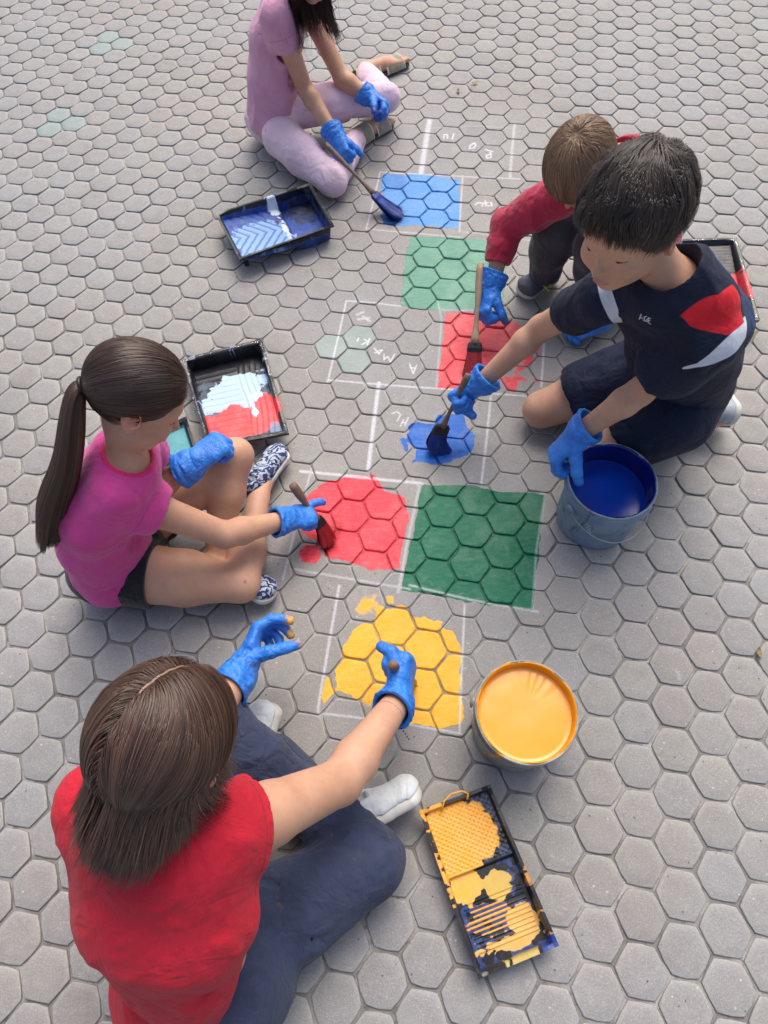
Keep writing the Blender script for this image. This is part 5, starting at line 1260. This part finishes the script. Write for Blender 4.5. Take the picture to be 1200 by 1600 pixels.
    an = r.random(m)*2*math.pi; rd = np.sqrt(r.random(m)); T = np.gradient(C, axis=0); T /= np.linalg.norm(T, axis=1, keepdims=True)
    hx = nz(hd.R); X = hx-(T@hx)[:, None]*T; X /= np.linalg.norm(X, axis=1, keepdims=True); Y = np.cross(T, X)
    pf = np.interp(tt, [0, .06, .35, .75, 1], [.010, .014, .034, .047, .036]); clump = .25*noise3(an*2.2, rd*2, 0, 3)
    lnr = .86+.14*r.random(m)*(1-.4*rd)+.08*clump
    tp_ = []
    for i, t in enumerate(tt):
        pos = np.stack([np.interp(np.clip(t*lnr, 0, 1), tt, C[:, j]) for j in range(3)], 1)
        wv = .0045*np.sin(t*8+an*2)*t+.004*noise3(an*4, t*5, 0, 8)*t
        tp_.append(pos+(np.cos(an)*rd*pf[i]*(1+clump)+wv)[:, None]*X[i]*1.15+(np.sin(an)*rd*pf[i]*.75)[:, None]*Y[i])
    tp_ = np.stack(tp_, 1); cN = C[None]-np.stack([X*0+Y*.0], 0)
    nrm = tp_-C[None]; nrm += 1e-5; nrm /= np.linalg.norm(nrm, axis=2, keepdims=True)
    tv, tf, tn = ribbons(tp_, nrm, .0010+.0008*r.random(m), np.clip(.38+.3*noise3(np.cos(an)*rd*5, np.sin(an)*rd*5, 0, 5)+r.normal(0, .14, m), 0, 1))
    ho = hair_obj(root, hd, paths, .0007+.0007*r.random(n), tones(L, r, .40), M_hair_g, cut=[((0, .062, .03), (0, 1, -.45)), ((0, 0, -.035), (0, .55, -1))])
    core = limb([C[0], C[4], C[10], C[17], C[21]], [.009, .014, .022, .020, .008], .01); lo, hi = bounds(core); v = Vol(lo, hi, .0035); v.run(core); cv, cf = v.mesh()
    mk('ponytail', np.concatenate([cv, tv]), np.concatenate([cf, tf+len(cv)]), M_hair_g, root, attrs=dict(tone=np.concatenate([np.full(len(cv), .1), tn])))
    q = MB(); x, y, z = basis(T[1]); q.add(*tube([C[1]+(x*math.cos(a)+y*math.sin(a))*.0155 for a in np.linspace(0, 2*math.pi, 20)], .0045, 8)); q.build('hair_tie', M_black, root)
    brows(root, hd)
    return dict(palm=WR+dR*.07, n=nz(V(.15, .10, -1)))
# ================================================================== BOY in navy
def boy():
    g = .86
    H = at(986, 350, .81); N = at(1058, 436, .695); SR = at(945, 462, .60); SL = at(1104, 528, .60); P = at(1058, 600, .24)
    ER = at(846, 512, .37); WR = at(752, 598, .20); EL = at(1000, 612, .40); WL = at(906, 676, .275)
    KR = at(846, 640, .065); KL = V(.605, 1.005, .065); HR = P+V(-.06, .07, -.02); HL = P+V(-.02, -.09, -.02); AR = V(.86, 1.22, .05); AL = V(.93, 1.08, .055)
    root = empty('person', (P[0], P[1], 0), 'boy in a navy sports shirt with red shoulder panels kneeling by the blue paint bucket', 'person')
    F = nz(at(920, 424, .785)-H); Uh = nz(at(1012, 262, .91)-H); hd = Head(H, F, Uh, 1.0, child=1.)
    foreR = nz(WR-ER); dR = nz(at(700, 626, .15)-WR); foreL = nz(WL-EL); dL = nz(at(854, 722, .19)-WL)
    _, hR = glove_obj(root, WR, foreR, dR, nz(V(-.35, -.75, -.55)), V(-.1, .6, -.6), .98, M_glove, sd=5, cuff=.03, curl=(78, 85, 50), thumb=(.9, .3, .25), tb=(50, 55), loose=.010, inf=.0035)
    _, hL = glove_obj(root, WL, foreL, dL, nz(V(.55, -.35, -.6)), V(.2, -.6, .6), 1.0, M_glove, sd=6, cuff=.035, curl=(48, 60, 40), per=(0, 0, 0, 0), spread=10, thumb=(.6, .6, .5), tb=(15, 20), loose=.009, inf=.004,
                       stain=lambda t: [(t[3], .03, lin(60, 130, 90), .7), (t[2], .02, lin(30, 70, 60), .6)])
    ga = .92
    pr = torso(P, N, SR, SL, g, bow=V(.005, 0, 0))+arm(SR, ER, WR, ga)+arm(SL, EL, WL, ga)
    pr += limb([HR, between(HR, KR, .5), KR, between(KR, AR, .4), AR], [.082, .072, .050, .048, .032], .02)+limb([HL, between(HL, KL, .5), KL, between(KL, AL, .4), AL], [.082, .072, .050, .048, .032], .02)
    pr += [('cone', AR, V(.98, 1.25, .05), .026, .022, .02), ('cone', AL, V(1.0, 1.10, .05), .026, .022, .02), ('cone', N-V(0, 0, .02), H-hd.F*.025-hd.U*.04, .042, .040, .025)]+hd.prims()
    body_obj(root, pr+shrink(hR+hL), hd, .004, flush=[(KR, .055, .55), (ER, .04, .25), (N, .08, .15)], dark=[(at(862, 636, .1), .006, .3)])
    r = np.random.default_rng(4); rC = nz(SR-SL); e = nz(ER-SR); eL = nz(EL-SL)
    sR1 = between(SR, ER, .40); sL1 = between(SL, EL, .52)
    tp = torso(P+V(0, 0, .02), N, SR, SL, g, w=(.145, .140, .150, .135), d=(.120, .105, .105, .085), bow=V(.01, .0, 0))+[('cone', N-V(0, 0, .03), N+V(.006, 0, .012), .075, .052, .03)]
    tp += [('cone', SR, sR1, .050, .052, .02), ('cone', SL, sL1, .060, .068, .02)]
    cre = rnd_creases(r, 10, between(SL, P, .4)+V(-.05, -.03, 0), V(-.5, -.1, -1), (.04, .03, .05), .14, .005, .009)+rnd_creases(r, 9, between(SR, SL, .5)+V(-.05, -.06, -.10), V(-.2, .8, -.4), (.05, .04, .04), .13, .005, .009)
    cre += rnd_creases(r, 6, SL+V(-.01, .02, -.02), V(.4, .5, -.5), (.02, .02, .02), .08, .003, .007)+rnd_creases(r, 8, P+V(.02, -.08, .08), V(1, .2, .1), (.05, .03, .04), .15, .005, .011)
    # shoulder panels as distances on the cloth
    def panels(c_sh, el, neck, out_):
        pass
    Fw = nz(np.cross(V(0, 0, 1), rC)); 
    if Fw[0] > 0: Fw = -Fw
    def local(vs, S_, sg): # a: from neck to shoulder ; b: front-back ; c: up
        ax = nz((S_-N)); q = vs-S_; return q@ax, q@nz(Fw-(Fw@ax)*ax), q@V(0, 0, 1)
    near = lambda vs, S_, r0: np.linalg.norm(vs-S_, axis=1)-r0
    def red(vs):
        a, b, c = local(vs, SL, 1); d1 = np.maximum(np.abs(a+.054+b*.15)-.048, np.abs(b-.002+.25*a)-.024-np.clip(-a*.30, 0, .02)); d1 = np.maximum(d1, -c-.02)
        d2 = np.maximum(np.abs(a+.115)-.030-b*.3, np.abs(b)-.02+.0*a)
        a2, b2, c2 = local(vs, SR, -1); d3 = np.maximum(np.maximum(np.abs(a2+.02)-.045, np.abs(b2+.03)-.035), -c2-.02)
        return np.maximum(d1, np.maximum(near(vs, SL, .12), np.maximum((vs-SL)@V(0, 0, -1)-.035, np.maximum(np.linalg.norm(vs-(N+(SL-N)*.75), axis=1)-.098, np.maximum.reduce([.062-np.linalg.norm(vs-at(1026, 536, z_), axis=1) for z_ in (.44, .48, .52, .56, .60)])))))
    def white(vs):
        a, b, c = local(vs, SL, 1); d1 = np.abs(a-.010-b*.12)-.022*np.sqrt(np.clip(1-((b-.012)/.058)**2, 0, 1)); d1 = np.where(np.abs(b-.012) > .058, .01, d1); d1 = np.maximum(d1, -c-.055)
        a2, b2, c2 = local(vs, SR, -1); d3 = np.maximum(np.abs(a2+.028+(b2-.03)*.25)-.013, np.abs(b2-.032)-.040)
        return np.minimum(np.maximum(d1, near(vs, SL, .14)), np.maximum(np.maximum(d3, -c2-.06), near(vs, SR, .070)))
    def blu(vs):
        a, b, c = local(vs, SL, 1); return np.maximum(np.maximum(b+.045, -c-.05), a-.05)
    garment(root, 'sports_shirt', tp, .006, M_navyt, .0030, opens=[('cone', sR1-e*.02, sR1+e*.05, .042, .054, .002), ('cone', sL1-eL*.02, sL1+eL*.05, .056, .07, .002), ('ecap', N+V(-.012, -.004, .000), N+V(-.05, .01, .08), rC, (.046, .042), (.070, .065), .004)],
            disp=[fold_noise(12, .005, N-P, 2.2, 23), fold_noise(28, .002, V(.4, .1, 1), 3, 18)], creases=cre, sdf=dict(pr=red, pw=white, pb=blu), hems=[(sR1, e, .09), (sL1, eL, .10)])
    # shorts
    sp = [('ecap', P-rC*.03+V(0, 0, -.01), P+rC*.03+V(0, 0, -.01), V(0, 0, 1), (.10, .12), (.10, .12), .03)]
    kR = between(HR, KR, .56); kL = between(HL, KL, .46)
    sp += [('cone', HR, kR, .092, .086, .02), ('cone', HL, kL, .092, .086, .02)]
    cre = rnd_creases(r, 9, between(HR, KR, .4)+V(0, 0, .06), V(.2, 1, .1), (.04, .03, .02), .10, .005, .008)+rnd_creases(r, 9, between(HL, KL, .4)+V(0, 0, .06), V(.2, 1, .1), (.04, .03, .02), .12, .005, .008)
    def pipe(vs):
        o = (vs-kL)@nz(KL-HL); s_ = (vs-between(HL, KL, .6))@nz(np.cross(nz(KL-HL), V(0, 0, 1))); return np.where((o > -.09), np.abs((vs[:, 2]-.07)+.4*o)-.0022, .01)+np.where(s_ > .02, 0, .01)
    garment(root, 'shorts', sp, .005, M_navys, .0034, opens=[('cone', between(HR, KR, .50), between(HR, KR, .8), .076, .082, .002), ('cone', between(HL, KL, .40), between(HL, KL, .75), .078, .084, .002)], disp=[fold_noise(20, .004, nz(KR-HR), 2, 4)], creases=cre, sdf=dict(pr=pipe))
    shoe_obj(root, at(1130, 665, .10), at(1142, 660, .10)+V(.06, -.02, -.10)*1.0+V(0, 0, .0), nz(V(-.8, .2, .3)), .080, M_silver, M_sole, .003, .05, sole=.016) if False else None
    shoe_obj(root, V(1.00, 1.04, .115), V(.93, 1.17, .02)+V(.08, .08, 0), nz(V(-.80, -.35, .35)), .084, M_silver, M_sole, .003, .045, sole=.018)
    shoe_obj(root, V(.90, 1.30, .10), V(1.0, 1.38, .02), nz(V(-.7, .1, .5)), .084, M_silver, M_sole, .0035, .045, sole=.018)
    n = 26000; L = scalp(hd, n, 44, front=.052, low=-.035, neck=-.055); r = np.random.default_rng(9)
    cr = np.array((.012, -.050, .11))
    def field(P_, t):
        f = P_-cr; f = f/np.linalg.norm(f, axis=1, keepdims=True); sw = np.stack([-f[:, 1], f[:, 0], 0*f[:, 0]], 1)
        c = noise3(P_[:, 0]*55, P_[:, 1]*55, P_[:, 2]*40, 5); c2 = noise3(P_[:, 0]*55+9, P_[:, 1]*55, P_[:, 2]*40, 6)
        return f+sw*(.25+.8*c[:, None])+V(.2, .25, 0)+np.stack([c2*.5, c*.4, c2*0], 1)+V(0, 0, -.35)
    off = .004+.016*r.random(n)*np.clip(.4+(L[:, 2]+.02)/.09, .2, 1)+.006*noise3(L[:, 0]*70, L[:, 1]*70, L[:, 2]*70, 2)*np.clip(L[:, 2]/.08, 0, 1); off = np.maximum(off, .002)
    ln = (.028+.026*r.random(n))*np.clip(.25+(L[:, 2]+.05)/.10, .16, 1)*np.where(L[:, 1] > .045, .55, 1)*np.where((np.abs(L[:, 0]) > .05) & (L[:, 2] < .05), .5, 1)
    paths = flow(L, hd, 12, ln/12, off, ((0, -.010, .036), (.0800, .0985, .0900)), field, lambda P_, t: (P_[:, 1] > .066) & (P_[:, 2] < .055), lambda P_, t, dn: dn*.8+V(0, .1, -.5), wav=.16, sd=9, keep=.5)
    hair_obj(root, hd, paths, .0006+.0006*r.random(n), tones(L, r, .45, .34), M_hair_b, cap_r=(.079, .0985, .090), capoff=.004, cut=[((0, .066, .032), (0, 1, -.5)), ((0, 0, -.035), (0, .6, -1))])
    brows(root, hd)
    # small white lettering on the chest
    return dict(palm=WR+dR*.06, hd=hd, N=N, SL=SL, SR=SR, P=P, Fw=Fw, rC=rC)
# ================================================================== BOY in the crimson long-sleeved top (bent forward, behind the navy boy)
def red_boy():
    g = .84
    H = at(908, 262, .54); N = at(966, 250, .46); SR = at(886, 300, .42); SL = at(992, 326, .375); P = at(1000, 388, .16)
    ER = at(792, 352, .27); WR = at(768, 448, .15); EL = at(955, 430, .22); WL = at(938, 506, .06)
    HR = P+V(-.06, .05, 0); HL = P+V(-.02, -.09, 0); KR = at(868, 352, .26); AR = at(852, 425, .07); KL = at(935, 385, .26); AL = at(925, 450, .06)
    root = empty('person', (P[0], P[1], 0), 'child in a crimson long-sleeved top and grey trousers bending behind the navy boy', 'person')
    F = nz(V(-.42, -.55, -.72)); Uh = nz(at(905, 210, .64)-H); hd = Head(H, F, Uh, .90, child=1.)
    foreR = nz(WR-ER); dR = nz(at(746, 505, .095)-WR); foreL = nz(WL-EL); dL = nz(V(-.9, -.12, -.12))
    _, hR = glove_obj(root, WR, foreR, dR, nz(V(.25, -.5, -.6)), V(.7, .2, 0), .95, M_glove, sd=7, cuff=.045, curl=(55, 70, 45), thumb=(.75, .4, .45), tb=(15, 20), loose=.007, inf=.0035,
                       stain=lambda t: [(t[0], .03, lin(30, 70, 110), .6), (t[4], .03, lin(40, 100, 90), .7)])
    _, hL = glove_obj(root, WL, foreL, dL, nz(V(-.3, 0, -1)), V(0, 1, 0), .88, M_glove, sd=8, cuff=.035, curl=(50, 60, 40), thumb=(.7, .6, .4), loose=.006, inf=.0035,
                       stain=lambda t: [(t[1], .035, lin(60, 150, 110), .8), (t[4], .03, lin(40, 160, 130), .8), (t[3], .02, lin(20, 60, 60), .7), (WL, .03, lin(60, 150, 140), .6)])
    ga = .86
    pr = torso(P, N, SR, SL, g, bow=V(.0, .0, .02))+arm(SR, ER, WR, ga)+arm(SL, EL, WL, ga)+leg(HR, KR, AR, g)+leg(HL, KL, AL, g)
    pr += [('cone', N-V(0, 0, .02), H-hd.F*.022-hd.U*.035, .036, .036, .02)]+hd.prims()
    body_obj(root, pr+shrink(hR+hL), hd, .0045)
    r = np.random.default_rng(6); rC = nz(SR-SL)
    tp = torso(P, N, SR, SL, g, w=(.140, .135, .150, .130), d=(.115, .105, .100, .085), bow=V(.0, .0, .02))
    tp += limb([SR, between(SR, ER, .5), ER, between(ER, WR, .35), between(ER, WR, .58)], [.054, .050, .042, .037, .032], .015)+limb([SL, EL, between(EL, WL, .75)], [.052, .042, .033], .015)
    cre = rnd_creases(r, 9, ER+V(.0, .0, .02), np.cross(nz(WR-ER), V(0, 0, 1)), (.025, .02, .025), .07, .0045, .006)+rnd_creases(r, 8, between(SR, ER, .5), np.cross(nz(ER-SR), V(0, 0, 1)), (.03, .03, .02), .07, .0035, .006)+rnd_creases(r, 8, between(ER, WR, .5), np.cross(nz(WR-ER), V(0, 0, 1)), (.02, .02, .03), .06, .003, .005)
    c1 = between(ER, WR, .58)
    garment(root, 'long_sleeved_top', tp, .006, M_crimson, .0036, opens=[legcut(c1+nz(WR-ER)*.006, nz(WR-ER), .06), ('ecap', N+V(-.01, -.008, .006), N+V(-.04, -.02, .10), rC, (.048, .044), (.07, .065), .004)], disp=[fold_noise(14, .005, N-P, 2, 33), fold_noise(40, .0022, nz(ER-SR), .8, 31)], creases=cre)
    jp = [('ecap', P-rC*.03, P+rC*.03, V(0, 0, 1), (.09, .11), (.09, .11), .03)]+limb([HR, KR, between(KR, AR, .5), between(KR, AR, .95)], [.085, .062, .055, .046], .02)+limb([HL, KL, between(KL, AL, .5), between(KL, AL, .95)], [.085, .062, .055, .046], .02)
    cre = rnd_creases(r, 8, between(KR, AR, .5), V(.2, .6, .6), (.03, .03, .05), .09, .005, .008)+rnd_creases(r, 8, KR+V(0, .0, .02), V(.8, .3, -.2), (.03, .03, .03), .09, .004, .008)
    garment(root, 'joggers', jp, .005, M_grey, .004, disp=[fold_noise(18, .005, V(0, .2, 1), 2, 35)], creases=cre)
    sh = shoe_obj(root, at(868, 428, .02), at(812, 464, .012), nz(V(.1, -.05, 1)), .082, M_greyshoe, M_sole, .0028, .055, sole=.020)
    q = MB(); a, b = at(842, 432, .055), at(862, 448, .060)
    q.add(*tube([a, between(a, b, .5)+V(0, 0, .005), b], .0035, 6, flat=.6)); a, b = at(838, 440, .047), at(858, 455, .052); q.add(*tube([a, between(a, b, .5)+V(0, 0, .005), b], .003, 6, flat=.6)); q.build('lace', M_lime, sh)
    shoe_obj(root, AL+V(.05, .04, -.04), AL+V(-.12, -.06, -.045), V(0, 0, 1), .082, M_greyshoe, M_sole, .004, .055, sole=.020)
    n = 18000; L = scalp(hd, n, 55, front=.050, low=-.035, neck=-.060); r = np.random.default_rng(19); cr = np.array((0, -.050, .115))
    def field(P_, t):
        f = P_-cr; f = f/np.linalg.norm(f, axis=1, keepdims=True); sw = np.stack([-f[:, 1], f[:, 0], 0*f[:, 0]], 1)
        c = noise3(P_[:, 0]*40, P_[:, 1]*40, P_[:, 2]*30, 5)
        return f+sw*(.15+.35*c[:, None])+V(0, .15, -.35)
    off = .003+.014*r.random(n); ln = (.085+.035*r.random(n))*np.clip(.45+(L[:, 2]+.05)/.13, .4, 1)
    paths = flow(L, hd, 16, ln/16, off, ((0, -.010, .034), (.0800, .0985, .0900)), field, lambda P_, t: P_[:, 2] < -.01, lambda P_, t, dn: dn+V(0, 0, -.8), wav=.10, sd=12, keep=.6)
    hair_obj(root, hd, paths, .0007+.0007*r.random(n), tones(L, r, .45, .34), M_hair_r, cap_r=(.079, .0985, .090), cut=[((0, .066, .032), (0, 1, -.5)), ((0, 0, -.035), (0, .6, -1))])
# ================================================================== GIRL in pale pink at the far end
def top_girl():
    g = .82
    H = V(-.125, 2.53, .625); N = V(-.22, 2.64, .505); SR = V(-.255, 2.51, .475); SL = V(-.20, 2.78, .45); P = V(-.335, 2.60, .11)
    ER = at(476, 138, .23); WR = at(524, 212, .15); EL = at(534, 122, .21); WL = at(578, 152, .165)
    HR = at(440, 215, .095); HL = at(462, 168, .12); KR = at(520, 284, .06); AR = at(560, 212, .034); KL = at(604, 152, .115); AL = at(568, 110, .050)
    root = empty('person', (P[0], P[1], 0), 'girl in a dusty pink t-shirt, pale pink leggings and sandals', 'person')
    F = nz(V(.55, -.62, -.50)); hd = Head(H, F, V(.15, .1, 1), .93, child=1.)
    foreR = nz(WR-ER); dR = nz(at(540, 262, .10)-WR); foreL = nz(WL-EL); dL = nz(at(622, 178, .15)-WL)
    _, hR = glove_obj(root, WR, foreR, dR, nz(V(.55, -.25, -.6)), V(.3, .8, .2), .92, M_glove, sd=15, cuff=.035, curl=(62, 78, 50), thumb=(.75, .35, .5), tb=(15, 25), loose=.007, inf=.0035)
    dk = lin(18, 50, 150)
    _, hL = glove_obj(root, WL, foreL, dL, nz(V(.2, -.75, -.3)), V(.3, .2, 1), .90, M_glove, sd=16, cuff=.04, curl=(58, 55, 40), per=(-10, -4, 4, 8), spread=9, thumb=(.7, .5, .45), tb=(10, 20), loose=.007, inf=.0035,
                       stain=lambda t: [(t[0], .035, dk, .8), (t[1], .03, dk, .8), (t[2], .02, dk, .6), (t[4], .03, dk, .7)])
    ga = .86
    tR = at(604, 188, .025); tL = at(630, 90, .030)
    pr = torso(P, N, SR, SL, g, bow=V(-.03, .01, 0))+arm(SR, ER, WR, ga)+arm(SL, EL, WL, ga)+leg(HR, KR, AR, g)+leg(HL, KL, AL, g)
    for A_, T_ in ((AR, tR), (AL, tL)):       # bare feet with toes
        f = nz(T_-A_); s_ = nz(np.cross(V(0, 0, 1), f)); pr += [('cone', A_, between(A_, T_, .55), .029, .025, .02), ('ecap', between(A_, T_, .5), between(A_, T_, .85), s_, (.030, .021), (.038, .016), .015)]
        for i in range(5):
            b = between(A_, T_, .88)+s_*(-.027+.0135*i); r_ = (.0095, .0076, .0073, .007, .0066)[i]; L_ = (.030, .028, .025, .022, .018)[i]
            pr += [('cone', b, b+f*L_+V(0, 0, .003), r_, r_, .002)]
    pr += [('cone', N-V(0, 0, .02), H-hd.F*.022-hd.U*.035, .036, .036, .02)]+hd.prims()
    body_obj(root, pr+shrink(hR+hL), hd, .0038, flush=[(tL, .03, .4), (tR, .03, .4), (at(500, 6, .56), .03, .2)])
    r = np.random.default_rng(16); rC = nz(SR-SL); e = nz(ER-SR); eL = nz(EL-SL); sR1 = between(SR, ER, .20); sL1 = between(SL, EL, .22)
    tp = torso(P+V(0, 0, .0), N, SR, SL, g, w=(.150, .130, .140, .128), d=(.112, .098, .098, .080), bow=V(-.02, .0, 0))+[('cone', SR, sR1, .052, .057, .02), ('cone', SL, sL1, .052, .057, .02)]
    cre = rnd_creases(r, 9, P+V(.05, -.05, .08), V(1, -.3, .2), (.04, .04, .04), .12, .005, .009)+rnd_creases(r, 8, SR+V(.02, -.02, -.05), V(.3, -.3, -1), (.03, .03, .04), .10, .004, .008)+rnd_creases(r, 5, between(P, N, .35)+V(.05, -.06, 0), V(1, .2, -.3), (.03, .03, .02), .14, .005, .008)
    Fw = nz(np.cross(V(0, 0, 1), rC)); Fw = Fw if Fw@V(.5, -.6, 0) > 0 else -Fw
    garment(root, 't_shirt', tp, .006, M_pinktee, .0036, opens=[('cone', sR1-e*.012, sR1+e*.05, .037, .052, .002), ('cone', sL1-eL*.02, sL1+eL*.05, .044, .056, .002), ('ecap', N+Fw*.02+V(0, 0, .005), N+Fw*.06+V(0, 0, .10), rC, (.050, .046), (.075, .066), .004)],
            disp=[fold_noise(13, .006, N-P, 2, 43)], creases=cre, hems=[(sR1, e, .09), (sL1, eL, .09)])
    jp = [('ecap', P-rC*.02+V(0, 0, -.01), P+rC*.02+V(0, 0, -.01), V(0, 0, 1), (.09, .105), (.09, .105), .03)]
    jp += leg(HR, KR, between(KR, AR, .96), g*1.07)+leg(HL, KL, between(KL, AL, .96), g*1.07)+limb([between(KR, AR, .5), between(KR, AR, .96)], [.042, .036], .01)+limb([between(KL, AL, .5), between(KL, AL, .96)], [.042, .036], .01)
    cre = rnd_creases(r, 8, KR+V(-.03, .02, .03), V(.3, .8, .2), (.02, .02, .02), .07, .003, .006)+rnd_creases(r, 8, KL+V(-.02, .02, .03), V(.3, .8, .2), (.02, .02, .02), .07, .003, .006)
    garment(root, 'leggings', jp, .004, M_pinkleg, .0038, opens=[legcut(between(KL, AL, .90), AL-KL, .05), legcut(between(KR, AR, .90), AR-KR, .05)], disp=[fold_noise(20, .003, V(1, 0, 0), 2, 45)], creases=cre)
    for A_, T_ in ((AR, tR), (AL, tL)):
        f = nz(T_-A_); s_ = nz(np.cross(V(0, 0, 1), f)); hl = A_-f*.045; hl[2] = .012; tt = T_+f*.012; tt[2] = .012
        v = Vol(np.minimum(hl, tt)-.06, np.maximum(hl, tt)+.06, .003)
        v.ecap(hl+f*.02, between(hl, tt, .5), s_, (.030, .03), (.030, .03), .01); v.ecap(between(hl, tt, .5), tt-f*.02, s_, (.030, .03), (.040, .03), .01)
        v.plane(V(0, 0, .020), V(0, 0, 1), .003); v.plane(V(0, 0, .001), V(0, 0, -1), .002)
        vs, fs = v.mesh(); so = mk('sandal', vs, fs, M_sandsole, root)
        u = MB(); w = MB(); l = MB()
        def band(a_, b_, hgt, wd, wb, mb, rad=.0035):
            c1 = between(A_, T_, a_); c1 = V(c1[0], c1[1], 0); c2 = between(A_, T_, b_); c2 = V(c2[0], c2[1], 0)
            aa = np.linspace(-.12, math.pi+.12, 13); vv = []; ff = []
            for k in range(5):
                c = between(c1, c2, k/4)
                for j, a in enumerate(aa): vv.append(c+s_*math.cos(a)*(wd+(wb-wd)*k/4)+V(0, 0, .016)+V(0, 0, 1)*max(math.sin(a), 0)*(hgt+.0015*math.sin(math.pi*k/4)))
            nA = len(aa)
            base = len(vv); vv += [p-V(0, 0, .003) for p in vv]
            for k in range(4):
                for j in range(nA-1):
                    a0 = k*nA+j; ff += [(a0, a0+1, a0+nA+1, a0+nA), (base+a0, base+a0+nA, base+a0+nA+1, base+a0+1)]
            for j in range(nA-1): ff += [(j, base+j, base+j+1, j+1), (4*nA+j, 4*nA+j+1, base+4*nA+j+1, base+4*nA+j)]
            mb.add(vv, ff)
        band(.50, .88, .036, .040, .044, u); band(-.05, .30, .050, .040, .038, u); u.build('strap', M_sand, so)
        band(.46, .50, .039, .040, .041, w); band(.88, .905, .035, .045, .045, w); band(.30, .33, .050, .039, .039, w); w.build('trim', M_sandtrim, so)
        band(-.20, -.06, .050, .030, .033, l); l.build('heel_strap', M_limepatch, so)
    n = 9000; L = scalp(hd, n, 66, front=.05, low=-.04, neck=-.07); r = np.random.default_rng(29)
    def field(P_, t):
        x = P_[:, 0]; f = np.zeros_like(P_); b = np.clip((-P_[:, 1]-.02)/.05, 0, 1); f[:, 0] = np.sign(x)*(1.25*np.exp(-np.abs(x)/.05))*(1-b*.55); f[:, 1] = -.15-.5*b; f[:, 2] = -1.0; return f
    off = .004+.012*r.random(n); ln = .245+.04*r.random(n)+.02*noise3(L[:, 0]*50, L[:, 1]*50, L[:, 2]*20, 3)
    paths = flow(L, hd, 30, ln/30, off, ((0, -.012, .030), (.0800, .0985, .0920)), field, lambda P_, t: P_[:, 2] < -.03, lambda P_, t, dn: dn+V(0, .45, 0)+np.sign(P_[:, 0:1])*V(.10, 0, 0), ells2=[((0, .02, -.06), (.062, .075, .07))], wav=.06, sd=22, keep=.75)
    hair_obj(root, hd, paths, .0012+.0010*r.random(n), tones(L, r), M_hair_t, cut=[((0, .06, .03), (0, 1, -.55)), ((0, 0, -.05), (0, .3, -1))])
    brows(root, hd)
W_ = woman(); G_ = girl(); B_ = boy(); red_boy(); top_girl(); brushes(W_, G_, B_); litter()
def child_of(label_part, name):
    for o in COL.objects:
        if o.parent and o.name.split('.')[0] == name and label_part in o.parent.get('label', ''): return o
sh = child_of('navy sports shirt', 'sports_shirt'); wp = plain('white_print', lin(225, 228, 235), .6)
decal(sh, [[(999, 499), (1002, 490), (1005, 501)], [(1000, 496), (1004, 497)], [(1011, 494), (1007, 495), (1007, 501), (1011, 502), (1011, 498)], [(1013, 496), (1013, 504)], [(1013, 496), (1017, 498)], [(1013, 500), (1016, 501)], [(1013, 504), (1017, 506)]], .0011, wp, 'chest_print', sh.parent)
je = child_of('plain red t-shirt', 'jeans'); sm = plain('seam_thread', lin(84, 92, 116), .8)
decal(je, [[(402, 1096), (430, 1140), (470, 1180), (508, 1208)], [(395, 1104), (424, 1148), (464, 1188), (498, 1214)]], .0009, sm, 'side_seam', je.parent)
ts = child_of('dusty pink t-shirt', 't_shirt'); pp = plain('purple_print', lin(104, 52, 122), .7)
decal(ts, [[(480, 103), (486, 101), (486, 107), (481, 108), (487, 111)], [(479, 114), (488, 113), (488, 119), (480, 120), (480, 114)], [(481, 124), (489, 122)], [(483, 128), (489, 126), (489, 132)], [(485, 135), (490, 134)]], .0022, pp, 'chest_print', ts.parent)
